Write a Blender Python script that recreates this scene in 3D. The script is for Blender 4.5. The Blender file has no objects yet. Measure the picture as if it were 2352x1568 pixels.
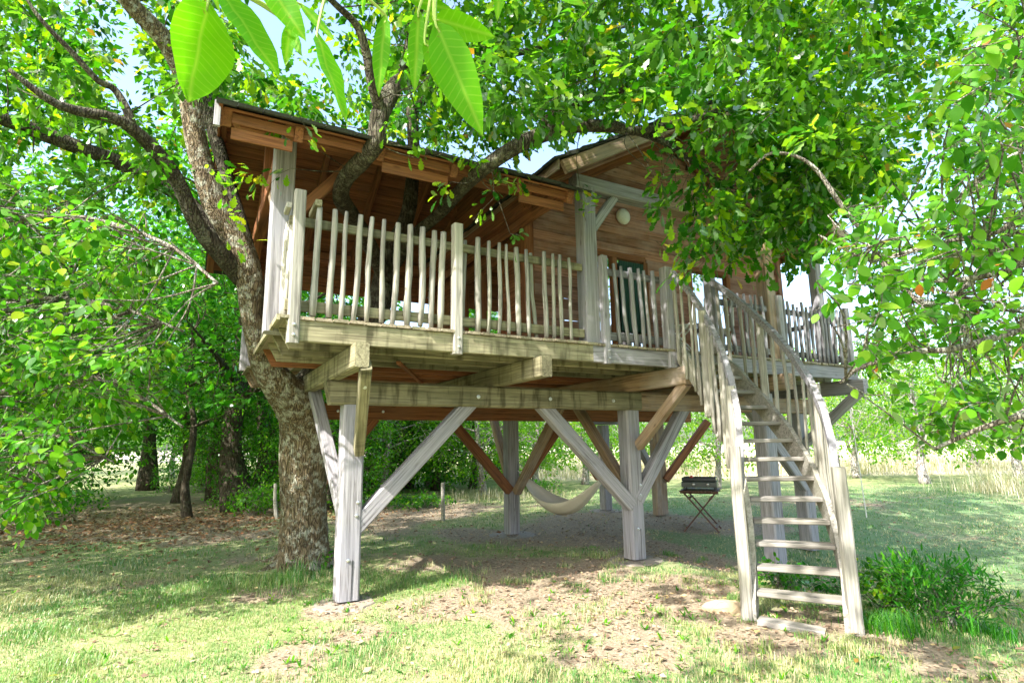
import bpy, math, random
import numpy as np
from mathutils import Matrix, Vector, Quaternion

random.seed(7)
rng = np.random.default_rng(7)
SC = bpy.context.scene
COL = SC.collection

# ------------------------------------------------------------------ camera, sky, sun
PW, PH = 2352.0, 1568.0                      # pixel grid the measurements were taken in
FPX = 1312.36
PITCH, ROLL, YAW = [math.radians(a) for a in (10.154, -0.797, 61.065)]
EYE = np.array([0.0, 0.0, 1.55])
FW = np.array([math.cos(YAW) * math.cos(PITCH), math.sin(YAW) * math.cos(PITCH), math.sin(PITCH)])
_r0 = np.array([math.sin(YAW), -math.cos(YAW), 0.0])
_u0 = np.cross(_r0, FW)
RT = _r0 * math.cos(ROLL) + _u0 * math.sin(ROLL)
UP = np.cross(RT, FW)

cam_d = bpy.data.cameras.new("camera")
cam = bpy.data.objects.new("camera", cam_d)
COL.objects.link(cam)
cam_d.sensor_fit = 'HORIZONTAL'
cam_d.sensor_width = 36.0
cam_d.lens = FPX / PW * 36.0
cam_d.clip_start = 0.05
cam_d.clip_end = 900.0
M = Matrix.Identity(4)
for i in range(3):
    M[i][0], M[i][1], M[i][2], M[i][3] = RT[i], UP[i], -FW[i], EYE[i]
cam.matrix_world = M
SC.camera = cam

SUN_AZ = Vector((-0.93, -0.37, 0)).normalized()
SUN_EL = math.radians(46)
S = Vector((SUN_AZ.x * math.cos(SUN_EL), SUN_AZ.y * math.cos(SUN_EL), math.sin(SUN_EL)))
world = bpy.data.worlds.new("World")
SC.world = world
world.use_nodes = True
wn = world.node_tree.nodes
wl = world.node_tree.links
wn.clear()
sky = wn.new("ShaderNodeTexSky")
sky.sky_type = 'NISHITA'
sky.sun_disc = False
sky.sun_elevation = SUN_EL
sky.sun_rotation = math.atan2(S.x, S.y)
sky.air_density = 1.0
sky.dust_density = 3.0
sky.ozone_density = 1.0
bg = wn.new("ShaderNodeBackground")
bg.inputs[1].default_value = 0.15
wo = wn.new("ShaderNodeOutputWorld")
wl.new(sky.outputs[0], bg.inputs[0])
wl.new(bg.outputs[0], wo.inputs[0])

sun_d = bpy.data.lights.new("sun", 'SUN')
sun_d.energy = 3.2
sun_d.angle = math.radians(0.6)
sun_d.color = (1.0, 0.965, 0.91)
sun = bpy.data.objects.new("sun", sun_d)
COL.objects.link(sun)
sun.rotation_euler = S.to_track_quat('Z', 'Y').to_euler()
sun.location = (-6, -3, 14)

SC.view_settings.view_transform = 'Standard'
SC.view_settings.look = 'None'
SC.view_settings.gamma = 1.0
SC.view_settings.use_curve_mapping = False
SC.view_settings.exposure = 2.12
SC.render.engine = 'CYCLES'
SC.cycles.max_bounces = 9
SC.cycles.diffuse_bounces = 4
SC.cycles.transmission_bounces = 6
SC.cycles.transparent_max_bounces = 6
SC.cycles.use_denoising = True


# ------------------------------------------------------------------ measuring helpers
def ray(x, y):
    return (x - PW / 2) * RT - (y - PH / 2) * UP + FPX * FW
def onz(x, y, z=0.0):
    d = ray(x, y); return EYE + d * (z - EYE[2]) / d[2]
def ony(x, y, Y):
    d = ray(x, y); return EYE + d * (Y - EYE[1]) / d[1]
def onx(x, y, X):
    d = ray(x, y); return EYE + d * (X - EYE[0]) / d[0]
def at(x, y, dist):
    return EYE + ray(x, y) / FPX * dist
def proj(P):
    d = np.asarray(P, float) - EYE
    z = d @ FW
    zz = np.where(np.abs(z) < 1e-6, 1e-6, z)
    return PW / 2 + FPX * (d @ RT) / zz, PH / 2 - FPX * (d @ UP) / zz, z

_perm = np.random.default_rng(3).random((256, 256))
def vnoise(x, y, s=1.0, o=0.0):
    x = np.asarray(x, float) * s + 37.3 + o; y = np.asarray(y, float) * s + 11.9 - o
    xi = np.floor(x).astype(int); yi = np.floor(y).astype(int)
    fx = x - xi; fy = y - yi
    fx = fx * fx * (3 - 2 * fx); fy = fy * fy * (3 - 2 * fy)
    g = lambda a, b: _perm[a & 255, b & 255]
    return (g(xi, yi) * (1 - fx) + g(xi + 1, yi) * fx) * (1 - fy) + (g(xi, yi + 1) * (1 - fx) + g(xi + 1, yi + 1) * fx) * fy
def fbm(x, y, s=1.0, o=0.0, n=4):
    t = 0; a = 0.5; w = 0
    for k in range(n):
        t = t + a * vnoise(x, y, s * 2 ** k, o + 5.1 * k); w += a; a *= 0.5
    return t / w
def sstep(a, b, x):
    t = np.clip((np.asarray(x, float) - a) / (b - a), 0, 1); return t * t * (3 - 2 * t)
def gz(x, y):
    x = np.asarray(x, float); y = np.asarray(y, float)
    dip = -0.26 * sstep(5.4, 7.0, x) * (1 - sstep(5.8, 8.2, y)) * sstep(-4, 2, y)
    r = np.hypot(x, y)
    far = 0.5 * (fbm(x, y, 0.03, 9) - 0.5) * sstep(18, 60, r) * 2
    return dip + 0.05 * (fbm(x, y, 0.7, 2) - 0.5) * sstep(1.5, 3, r) + far


# ------------------------------------------------------------------ object helpers
WORLD = {}
def link(o, parent=None, mw=None):
    mw = mw or Matrix.Identity(4)
    COL.objects.link(o)
    WORLD[o.name] = mw
    if parent is not None:
        o.parent = parent
        o.matrix_local = WORLD[parent.name].inverted() @ mw
    else:
        o.matrix_local = mw
    return o
def tag(o, label=None, cat=None, group=None, kind=None):
    for k, v in (("label", label), ("category", cat), ("group", group), ("kind", kind)):
        if v: o[k] = v
    return o
def empty(name, loc=(0, 0, 0), parent=None, **kw):
    o = bpy.data.objects.new(name, None)
    o.empty_display_size = 0.1
    link(o, parent, Matrix.Translation(Vector([float(v) for v in loc])))
    return tag(o, **kw)
def mesh_obj(name, verts, faces, mat, parent=None, mw=None, smooth=False):
    me = bpy.data.meshes.new(name)
    me.from_pydata([tuple(map(float, v)) for v in verts], [], faces)
    if mat: me.materials.append(mat)
    if smooth: me.shade_smooth()
    o = bpy.data.objects.new(name, me)
    return link(o, parent, mw)
def data_obj(name, me, parent=None, mw=None):
    return link(bpy.data.objects.new(name, me), parent, mw)
def np_mesh(name, V, F, mat, attrs=None, smooth=False):
    """V (n,3), F (m,k) with constant k"""
    me = bpy.data.meshes.new(name)
    n, m, k = len(V), len(F), F.shape[1]
    me.vertices.add(n); me.vertices.foreach_set("co", np.ascontiguousarray(V, np.float32).ravel())
    me.loops.add(m * k); me.loops.foreach_set("vertex_index", np.ascontiguousarray(F, np.int32).ravel())
    me.polygons.add(m); me.polygons.foreach_set("loop_start", np.arange(0, m * k, k, dtype=np.int32))
    for an, av in (attrs or {}).items():
        a = me.attributes.new(an, 'FLOAT', 'POINT'); a.data.foreach_set("value", np.ascontiguousarray(av, np.float32))
    if mat: me.materials.append(mat)
    me.update(calc_edges=True)
    if smooth: me.shade_smooth()
    return me
def frame_mat(p, xdir, up=(0, 0, 1)):
    x = Vector(xdir).normalized(); u = Vector(up)
    if abs(x.dot(u.normalized())) > 0.98: u = Vector((0, 1, 0))
    y = u.cross(x).normalized(); z = x.cross(y)
    m = Matrix.Identity(4)
    for i in range(3):
        m[i][0], m[i][1], m[i][2], m[i][3] = x[i], y[i], z[i], p[i]
    return m
def prism(L, w, h, b, taper=0.0, cut0=0.0, cut1=0.0, jit=0.0):
    """squared timber along local x, chamfered long edges; cut0/cut1 slope the lower corner off an end"""
    hw, hh = w / 2, h / 2
    sec = [(-hw + b, -hh), (hw - b, -hh), (hw, -hh + b), (hw, hh - b), (hw - b, hh), (-hw + b, hh), (-hw, hh - b), (-hw, -hh + b)]
    V = []; F = []
    xs = [0, L * 0.33, L * 0.67, L] if jit else [0, L]
    for i, x in enumerate(xs):
        jy = random.uniform(-jit, jit); jz = random.uniform(-jit, jit)
        s = 1 - taper * x / L
        for (y, z) in sec:
            xx = x
            if i == 0 and cut0 and z < 0: xx = cut0 * (0.5 - z / h)
            if i == len(xs) - 1 and cut1 and z < 0: xx = L - cut1 * (0.5 - z / h)
            V.append((xx, y * s + jy, z * s + jz))
    n = len(xs)
    for i in range(n - 1):
        for k in range(8):
            F.append((i * 8 + k, i * 8 + (k + 1) % 8, (i + 1) * 8 + (k + 1) % 8, (i + 1) * 8 + k))
    F.append(tuple(reversed(range(8)))); F.append(tuple((n - 1) * 8 + k for k in range(8)))
    F = [tuple(reversed(f)) for f in F]
    return V, F
def beam(name, parent, p0, p1, w, h, mat, up=(0, 0, 1), b=0.008, cut0=0, cut1=0, jit=0.0, label=None):
    p0, p1 = Vector([float(v) for v in p0]), Vector([float(v) for v in p1])
    V, F = prism((p1 - p0).length, w, h, min(b, w * 0.3, h * 0.3), 0, cut0, cut1, jit)
    o = mesh_obj(name, V, F, mat, parent, frame_mat(p0, p1 - p0, up))
    if label: o["label"] = label
    return o
def tube(P, R, sides=8, wob=0.0, seed=0, cap=True, ridges=0):
    """generalised cylinder through P with radii R; returns verts, quads+caps"""
    P = np.asarray(P, float); R = np.asarray(R, float); n = len(P)
    T = np.gradient(P, axis=0); T /= np.linalg.norm(T, axis=1)[:, None] + 1e-9
    a = np.array([0, 0, 1.0]) if abs(T[0, 2]) < 0.9 else np.array([1.0, 0, 0])
    V = []; F = []
    rr = np.random.default_rng(seed)
    ph = rr.uniform(0, 6.28, 6)
    nrm = np.cross(T[0], a); nrm /= np.linalg.norm(nrm)
    s = 0.0
    for i in range(n):
        if i: s += np.linalg.norm(P[i] - P[i - 1])
        nrm = nrm - T[i] * (nrm @ T[i]); nrm /= np.linalg.norm(nrm) + 1e-9
        bi = np.cross(T[i], nrm)
        for k in range(sides):
            an = 2 * math.pi * k / sides
            r = R[i]
            if wob:
                r *= 1 + wob * (math.sin(2 * an + ph[0] + s * 1.7) * 0.5 + math.sin(3 * an + ph[1] - s * 2.9) * 0.35 + math.sin(5 * an + ph[2] + s * 5.3) * 0.25 + math.sin(ph[3] + s * 7) * 0.25)
            if ridges:
                r *= 1 + ridges * (2 * float(vnoise(k * 1.0 + .4 * math.sin(s * 3), s * 2.2, .9, seed)) - 1 + .6 * (2 * float(vnoise(k * .5, s * 9, 1.0, seed + 3)) - 1))
            V.append(P[i] + r * (math.cos(an) * nrm + math.sin(an) * bi))
    for i in range(n - 1):
        for k in range(sides):
            F.append((i * sides + k, i * sides + (k + 1) % sides, (i + 1) * sides + (k + 1) % sides, (i + 1) * sides + k))
    if cap:
        F.append(tuple(reversed(range(sides)))); F.append(tuple((n - 1) * sides + k for k in range(sides)))
    return V, F
def smooth_path(P, R, m=6):
    """Catmull-Rom resample"""
    P = np.asarray(P, float); R = np.asarray(R, float)
    n = len(P)
    Q = np.vstack([2 * P[0] - P[1], P, 2 * P[-1] - P[-2]])
    out = []; rad = []
    for i in range(n - 1):
        p0, p1, p2, p3 = Q[i], Q[i + 1], Q[i + 2], Q[i + 3]
        for j in range(m):
            t = j / m
            out.append(0.5 * (2 * p1 + (p2 - p0) * t + (2 * p0 - 5 * p1 + 4 * p2 - p3) * t * t + (3 * p1 - p0 - 3 * p2 + p3) * t ** 3))
            rad.append(R[i] * (1 - t) + R[i + 1] * t)
    out.append(P[-1]); rad.append(R[-1])
    return np.array(out), np.array(rad)
class Geo:
    """collects shapes that form ONE object"""
    def __init__(s): s.V = []; s.F = []
    def add(s, V, F, m=None):
        o = len(s.V)
        if m is not None: V = [m @ Vector(tuple(map(float, v))) for v in V]
        s.V += [tuple(map(float, v)) for v in V]; s.F += [tuple(i + o for i in f) for f in F]
    def box(s, p0, p1, w, h, b=0.004, up=(0, 0, 1)):
        p0, p1 = Vector([float(v) for v in p0]), Vector([float(v) for v in p1])
        V, F = prism((p1 - p0).length, w, h, min(b, w * .3, h * .3)); s.add(V, F, frame_mat(p0, p1 - p0, up))
    def tube(s, P, R, sides=8, **k): s.add(*tube(P, R, sides, **k))
    def lathe(s, prof, n=20, m=None):
        V = []; F = []
        for (r, z) in prof:
            for k in range(n): V.append((r * math.cos(6.28318 * k / n), r * math.sin(6.28318 * k / n), z))
        for i in range(len(prof) - 1):
            for k in range(n): F.append((i * n + k, i * n + (k + 1) % n, (i + 1) * n + (k + 1) % n, (i + 1) * n + k))
        F.append(tuple(reversed(range(n)))); F.append(tuple((len(prof) - 1) * n + k for k in range(n)))
        s.add(V, F, m)
    def build(s, name, mat, parent=None, mw=None, smooth=False):
        if parent is not None and mw is None:
            inv = WORLD[parent.name].inverted(); s.V = [tuple(inv @ Vector(v)) for v in s.V]; mw = WORLD[parent.name]
        return mesh_obj(name, s.V, s.F, mat, parent, mw, smooth)


# ------------------------------------------------------------------ materials
def new_mat(name):
    m = bpy.data.materials.new(name); m.use_nodes = True
    nt = m.node_tree; nt.nodes.clear()
    out = nt.nodes.new("ShaderNodeOutputMaterial")
    return m, nt, out
def N(nt, t, **kw):
    n = nt.nodes.new(t)
    for k, v in kw.items(): setattr(n, k, v)
    return n
def ramp(nt, stops):
    r = N(nt, "ShaderNodeValToRGB")
    e = r.color_ramp.elements
    while len(e) < len(stops): e.new(0.5)
    for i, (p, c) in enumerate(stops): e[i].position = p; e[i].color = (*c, 1)
    return r
def mixc(nt, fac, a, b, mode='MIX'):
    n = N(nt, "ShaderNodeMix", data_type='RGBA', blend_type=mode)
    for sock, v in ((n.inputs[0], fac), (n.inputs[6], a), (n.inputs[7], b)):
        if hasattr(v, "links") or hasattr(v, "is_linked"): nt.links.new(v, sock)
        elif isinstance(v, (int, float)): sock.default_value = v
        else: sock.default_value = (*v, 1)
    return n.outputs[2]
def math_n(nt, op, a, b=None):
    n = N(nt, "ShaderNodeMath", operation=op)
    for s, v in zip(n.inputs, (a, b)):
        if v is None: continue
        if hasattr(v, "is_linked"): nt.links.new(v, s)
        else: s.default_value = v
    return n.outputs[0]
def noise(nt, vec, scale, detail=4, rough=0.6, dist=0.0):
    n = N(nt, "ShaderNodeTexNoise"); n.inputs["Scale"].default_value = scale; n.inputs["Detail"].default_value = detail
    n.inputs["Roughness"].default_value = rough; n.inputs["Distortion"].default_value = dist
    if vec is not None: nt.links.new(vec, n.inputs["Vector"])
    return n.outputs["Fac"]
def wood(name, light, dark, stain=None, stain_amt=0.4, rough=0.8, vary=0.25, crack=0.5, streak=0):
    """weathered timber: grain runs along local x"""
    m, nt, out = new_mat(name)
    tc = N(nt, "ShaderNodeTexCoord"); oi = N(nt, "ShaderNodeObjectInfo")
    off = N(nt, "ShaderNodeVectorMath", operation='ADD')
    sc = N(nt, "ShaderNodeVectorMath", operation='SCALE')
    comb = N(nt, "ShaderNodeCombineXYZ")
    for k in range(3): nt.links.new(oi.outputs["Random"], comb.inputs[k])
    nt.links.new(comb.outputs[0], sc.inputs[0]); sc.inputs["Scale"].default_value = 57.0
    nt.links.new(tc.outputs["Object"], off.inputs[0]); nt.links.new(sc.outputs[0], off.inputs[1])
    mp = N(nt, "ShaderNodeMapping"); nt.links.new(off.outputs[0], mp.inputs[0]); mp.inputs["Scale"].default_value = (0.6, 19, 19)
    g = noise(nt, mp.outputs[0], 2.2, 6, 0.65, 0.6)
    mp2 = N(nt, "ShaderNodeMapping"); nt.links.new(off.outputs[0], mp2.inputs[0]); mp2.inputs["Scale"].default_value = (0.35, 7, 7)
    g2 = noise(nt, mp2.outputs[0], 3.0, 3, 0.6, 1.5)
    big = noise(nt, off.outputs[0], 1.6, 4, 0.6)
    r = ramp(nt, [(0.33, tuple(v * .72 for v in dark)), (0.50, tuple((a + b) / 2 for a, b in zip(light, dark))), (0.64, light)])
    nt.links.new(g, r.inputs[0])
    c = r.outputs[0]
    cr = ramp(nt, [(0.34, (0.22, 0.20, 0.19)), (0.46, (1, 1, 1))]); nt.links.new(g2, cr.inputs[0])
    c = mixc(nt, crack, c, cr.outputs[0], 'MULTIPLY')
    if stain:
        br = ramp(nt, [(0.45, (0, 0, 0)), (0.65, (1, 1, 1))]); nt.links.new(big, br.inputs[0])
        f = math_n(nt, 'MULTIPLY', br.outputs[0], stain_amt)
        c = mixc(nt, f, c, stain)
    if streak:
        mps = N(nt, "ShaderNodeMapping"); nt.links.new(off.outputs[0], mps.inputs[0]); mps.inputs["Scale"].default_value = (9, 2, 1.6)
        ns = noise(nt, mps.outputs[0], 1.0, 3, 0.6)
        sr = ramp(nt, [(0.52, (1, 1, 1)), (0.66, (0.25, 0.24, 0.2))]); nt.links.new(ns, sr.inputs[0])
        c = mixc(nt, streak, c, sr.outputs[0], 'MULTIPLY')
    # knots
    vo = N(nt, "ShaderNodeTexVoronoi"); mp3 = N(nt, "ShaderNodeMapping"); mp3.inputs["Scale"].default_value = (1.6, 4.5, 4.5)
    nt.links.new(off.outputs[0], mp3.inputs[0]); nt.links.new(mp3.outputs[0], vo.inputs["Vector"]); vo.inputs["Scale"].default_value = 1.3
    kr = ramp(nt, [(0.03, (0.25, 0.2, 0.16)), (0.11, (1, 1, 1))]); nt.links.new(vo.outputs["Distance"], kr.inputs[0])
    c = mixc(nt, 0.6, c, kr.outputs[0], 'MULTIPLY')
    hsv = N(nt, "ShaderNodeHueSaturation"); nt.links.new(c, hsv.inputs["Color"])
    v = math_n(nt, 'MULTIPLY_ADD', oi.outputs["Random"], vary * 2); nt.nodes[-1].inputs[2].default_value = 1 - vary
    nt.links.new(v, hsv.inputs["Value"])
    bs = N(nt, "ShaderNodeBsdfPrincipled"); bs.inputs["Roughness"].default_value = rough; bs.inputs["Specular IOR Level"].default_value = 0.25
    nt.links.new(hsv.outputs[0], bs.inputs["Base Color"])
    bp = N(nt, "ShaderNodeBump"); bp.inputs["Strength"].default_value = 0.5; bp.inputs["Distance"].default_value = 0.006
    hsum = math_n(nt, 'ADD', g, g2); nt.links.new(hsum, bp.inputs["Height"]); nt.links.new(bp.outputs[0], bs.inputs["Normal"])
    nt.links.new(bs.outputs[0], out.inputs[0])
    return m
def plain(name, col, rough=0.5, metal=0.0, bump=0.0, scale=40, vary=0.15):
    m, nt, out = new_mat(name)
    tc = N(nt, "ShaderNodeTexCoord")
    n = noise(nt, tc.outputs["Object"], scale, 4)
    c = mixc(nt, n, tuple(v * (1 - vary) for v in col), tuple(min(1, v * (1 + vary)) for v in col))
    bs = N(nt, "ShaderNodeBsdfPrincipled"); nt.links.new(c, bs.inputs["Base Color"])
    bs.inputs["Roughness"].default_value = rough; bs.inputs["Metallic"].default_value = metal
    if bump:
        bp = N(nt, "ShaderNodeBump"); bp.inputs["Strength"].default_value = bump; bp.inputs["Distance"].default_value = 0.02
        nt.links.new(n, bp.inputs["Height"]); nt.links.new(bp.outputs[0], bs.inputs["Normal"])
    nt.links.new(bs.outputs[0], out.inputs[0])
    return m
def leafmat(name, stops, trans=0.5, tcol=1.6, gloss=0.12, rough=0.45, veins=False):
    """thin leaf: diffuse + translucent + a little sheen; colour varies leaf by leaf"""
    m, nt, out = new_mat(name)
    at_ = N(nt, "ShaderNodeAttribute", attribute_name="rnd"); oi = N(nt, "ShaderNodeObjectInfo")
    f = math_n(nt, 'FRACT', math_n(nt, 'ADD', at_.outputs["Fac"], oi.outputs["Random"]))
    r = ramp(nt, stops); nt.links.new(f, r.inputs[0])
    c = r.outputs[0]
    if veins:
        tc = N(nt, "ShaderNodeTexCoord")
        sx = N(nt, "ShaderNodeSeparateXYZ"); nt.links.new(tc.outputs["Object"], sx.inputs[0])
        ay = math_n(nt, 'ABSOLUTE', sx.outputs[1])
        mid = ramp(nt, [(0.0, (1, 1, 1)), (0.003, (0, 0, 0))]); nt.links.new(ay, mid.inputs[0])
        w = math_n(nt, 'SINE', math_n(nt, 'MULTIPLY', math_n(nt, 'SUBTRACT', sx.outputs[0], math_n(nt, 'MULTIPLY', ay, 0.75)), 470.0))
        wr = ramp(nt, [(0.78, (0, 0, 0)), (1.0, (0.5, 0.5, 0.5))]); nt.links.new(w, wr.inputs[0])
        vein = math_n(nt, 'MAXIMUM', mid.outputs[0], wr.outputs[0])
        mo = noise(nt, tc.outputs["Object"], 26, 5, 0.7)
        c = mixc(nt, math_n(nt, 'MULTIPLY', mo, 0.7), c, (0.05, 0.22, 0.002))
        sp = ramp(nt, [(0.70, (0, 0, 0)), (0.76, (1, 1, 1))]); nt.links.new(noise(nt, tc.outputs["Object"], 60, 2, 0.5), sp.inputs[0])
        c = mixc(nt, math_n(nt, 'MULTIPLY', sp.outputs[0], 0.6), c, (0.16, 0.12, 0.02))
        c = mixc(nt, math_n(nt, 'MULTIPLY', vein, 0.38), c, (0.36, 0.46, 0.06))
    d = N(nt, "ShaderNodeBsdfDiffuse"); nt.links.new(c, d.inputs[0])
    t = N(nt, "ShaderNodeBsdfTranslucent")
    tm = mixc(nt, 1.0, c, (tcol, tcol * 1.05, tcol * 0.6), 'MULTIPLY'); nt.links.new(tm, t.inputs[0])
    ms = N(nt, "ShaderNodeMixShader"); ms.inputs[0].default_value = trans
    nt.links.new(d.outputs[0], ms.inputs[1]); nt.links.new(t.outputs[0], ms.inputs[2])
    gl = N(nt, "ShaderNodeBsdfGlossy"); gl.inputs["Roughness"].default_value = rough; gl.inputs[0].default_value = (1, 1, 1, 1)
    fr = N(nt, "ShaderNodeFresnel"); fr.inputs[0].default_value = 1.4
    ms2 = N(nt, "ShaderNodeMixShader"); nt.links.new(math_n(nt, 'MULTIPLY', fr.outputs[0], gloss * 3.0), ms2.inputs[0])
    nt.links.new(ms.outputs[0], ms2.inputs[1]); nt.links.new(gl.outputs[0], ms2.inputs[2])
    nt.links.new(ms2.outputs[0], out.inputs[0])
    return m
def barkmat(name, base, dark, lichen, lich=0.5, vs=26):
    m, nt, out = new_mat(name)
    tc = N(nt, "ShaderNodeTexCoord")
    mp = N(nt, "ShaderNodeMapping"); nt.links.new(tc.outputs["Object"], mp.inputs[0]); mp.inputs["Scale"].default_value = (1, 1, 0.17)
    v = N(nt, "ShaderNodeTexVoronoi", feature='DISTANCE_TO_EDGE'); v.inputs["Scale"].default_value = vs
    dn = N(nt, "ShaderNodeMix", data_type='RGBA'); dn.inputs[0].default_value = 0.12
    nn = N(nt, "ShaderNodeTexNoise"); nn.inputs["Scale"].default_value = 9; nt.links.new(mp.outputs[0], nn.inputs["Vector"])
    nt.links.new(mp.outputs[0], dn.inputs[6]); nt.links.new(nn.outputs["Color"], dn.inputs[7]); nt.links.new(dn.outputs[2], v.inputs["Vector"])
    er = ramp(nt, [(0.0, (0, 0, 0)), (0.16, (1, 1, 1))]); nt.links.new(v.outputs["Distance"], er.inputs[0])
    n1 = noise(nt, tc.outputs["Object"], 30, 5)
    c = mixc(nt, er.outputs[0], dark, base)
    c = mixc(nt, math_n(nt, 'MULTIPLY', n1, 0.5), c, tuple(x * 0.5 for x in base))
    n2 = noise(nt, tc.outputs["Object"], 8.5, 7, 0.78)
    lr = ramp(nt, [(0.50, (0, 0, 0)), (0.60, (1, 1, 1))]); nt.links.new(n2, lr.inputs[0])
    c = mixc(nt, math_n(nt, 'MULTIPLY', lr.outputs[0], lich), c, lichen)
    bs = N(nt, "ShaderNodeBsdfPrincipled"); bs.inputs["Roughness"].default_value = 0.9; bs.inputs["Specular IOR Level"].default_value = 0.15
    nt.links.new(c, bs.inputs["Base Color"])
    bp = N(nt, "ShaderNodeBump"); bp.inputs["Strength"].default_value = 0.9; bp.inputs["Distance"].default_value = 0.02
    nt.links.new(math_n(nt, 'ADD', er.outputs[0], n1), bp.inputs["Height"]); nt.links.new(bp.outputs[0], bs.inputs["Normal"])
    nt.links.new(bs.outputs[0], out.inputs[0])
    return m

W_GREY = wood("grey weathered timber", (0.35, 0.335, 0.345), (0.20, 0.188, 0.192), stain=(0.25, 0.25, 0.29), stain_amt=0.6, vary=0.12)
W_PALE = wood("pale lichen grey timber", (0.37, 0.35, 0.305), (0.21, 0.195, 0.165), stain=(0.32, 0.31, 0.23), stain_amt=0.55, vary=0.15)
W_TREAD = wood("trodden grey tread", (0.30, 0.28, 0.25), (0.17, 0.155, 0.14), stain=(0.27, 0.25, 0.2), stain_amt=0.6, vary=0.15)
W_MOSS = wood("mossy green timber", (0.33, 0.30, 0.185), (0.165, 0.145, 0.085), stain=(0.115, 0.11, 0.06), stain_amt=0.65, vary=0.12, streak=.75)
W_TAN = wood("tan timber", (0.38, 0.26, 0.16), (0.20, 0.13, 0.08), stain=(0.34, 0.30, 0.26), stain_amt=0.6, vary=0.15)
W_RED = wood("red brown timber", (0.31, 0.125, 0.052), (0.15, 0.055, 0.024), stain=(0.21, 0.105, 0.06), stain_amt=0.5, vary=0.22)
W_SIDE = wood("pinkish cedar siding", (0.39, 0.20, 0.14), (0.20, 0.095, 0.063), stain=(0.42, 0.29, 0.26), stain_amt=0.6, vary=0.26)
W_DARKTOP = wood("grey deck board", (0.36, 0.30, 0.22), (0.19, 0.15, 0.10), stain=(0.2, 0.2, 0.11), stain_amt=0.6, vary=0.2)
W_TABLE = wood("oiled red hardwood", (0.17, 0.088, 0.06), (0.085, 0.042, 0.03), vary=0.1, rough=0.55)
M_SHINGLE = plain("mossy dark shingle", (0.026, 0.028, 0.018), 0.9, bump=0.5, scale=30, vary=0.5)
M_STEEL = plain("galvanised steel", (0.6, 0.6, 0.6), 0.35, 0.9)
M_CONC = plain("pale concrete", (0.24, 0.205, 0.165), 0.9, bump=0.4, scale=25, vary=0.25)
M_STONE = plain("sandy stone", (0.40, 0.31, 0.19), 0.9, bump=0.8, scale=14, vary=0.4)
M_CLOTH = plain("cream hammock cloth", (0.60, 0.53, 0.42), 0.9, scale=8, vary=0.12)
M_ROPE = plain("pale rope", (0.75, 0.72, 0.66), 0.8)
M_BLACK = plain("black enamel", (0.012, 0.014, 0.016), 0.28)
M_PAN = plain("dark steel plate", (0.03, 0.035, 0.05), 0.25, 0.6)
M_CASE = plain("grey green painted steel", (0.07, 0.085, 0.085), 0.35)
M_RED = plain("red plastic", (0.55, 0.03, 0.015), 0.4)
M_WHITE = plain("white painted metal", (0.8, 0.8, 0.8), 0.4)
M_LAMP = plain("frosted white glass", (0.72, 0.70, 0.62), 0.3)
M_CURTAIN = plain("dark green curtain", (0.02, 0.07, 0.055), 0.9, scale=6)
M_COPPER = plain("copper brown metal", (0.45, 0.2, 0.1), 0.35, 0.7)
def glassmat():
    m, nt, out = new_mat("window glass")
    t = N(nt, "ShaderNodeBsdfTransparent"); t.inputs[0].default_value = (0.82, 0.86, 0.84, 1)
    gl = N(nt, "ShaderNodeBsdfGlossy"); gl.inputs["Roughness"].default_value = 0.02
    fr = N(nt, "ShaderNodeFresnel"); fr.inputs[0].default_value = 1.7
    ms = N(nt, "ShaderNodeMixShader"); nt.links.new(fr.outputs[0], ms.inputs[0]); nt.links.new(t.outputs[0], ms.inputs[1]); nt.links.new(gl.outputs[0], ms.inputs[2])
    nt.links.new(ms.outputs[0], out.inputs[0]); return m
M_GLASS = glassmat()
B_OAK = barkmat("oak bark with lichen", (0.25, 0.19, 0.115), (0.055, 0.038, 0.024), (0.52, 0.52, 0.42), 0.85, 46)
B_LIMB = barkmat("backlit oak limb bark", (0.10, 0.085, 0.06), (0.03, 0.025, 0.018), (0.26, 0.27, 0.19), 0.45, 34)  # oak bark darkened in the colour, for limbs seen backlit
B_DARK = barkmat("dark woodland bark", (0.11, 0.085, 0.06), (0.035, 0.028, 0.02), (0.22, 0.22, 0.16), 0.35, 18)
B_BIRCH = barkmat("pale spotted bark", (0.42, 0.36, 0.32), (0.12, 0.10, 0.09), (0.62, 0.60, 0.58), 0.8, 14)
B_APPLE = barkmat("grey lichened twig bark", (0.26, 0.22, 0.18), (0.09, 0.075, 0.06), (0.46, 0.47, 0.40), 0.7, 40)
L_OAK = leafmat("oak leaf", [(0.0, (0.010, 0.068, 0.002)), (0.4, (0.034, 0.145, 0.003)), (0.62, (0.05, 0.13, 0.014)), (0.78, (0.088, 0.235, 0.004)), (0.95, (0.19, 0.32, 0.005)), (0.985, (0.28, 0.32, 0.01)), (1.0, (0.30, 0.14, 0.02))], 0.6, 1.9, 0.05)
L_HAZEL = leafmat("hazel leaf", [(0.0, (0.02, 0.11, 0.005)), (0.5, (0.065, 0.23, 0.008)), (0.9, (0.15, 0.33, 0.012)), (1.0, (0.27, 0.34, 0.015))], 0.55, 1.8, 0.08)
L_APPLE = leafmat("apple leaf", [(0.0, (0.03, 0.14, 0.007)), (0.5, (0.08, 0.26, 0.010)), (0.9, (0.16, 0.34, 0.016)), (0.985, (0.22, 0.33, 0.03)), (0.99, (0.35, 0.12, 0.02))], 0.55, 1.8, 0.08)
L_WALNUT = leafmat("walnut leaf", [(0.0, (0.10, 0.32, 0.002)), (1.0, (0.17, 0.38, 0.005))], 0.6, 1.9, 0.06, veins=True)
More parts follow.
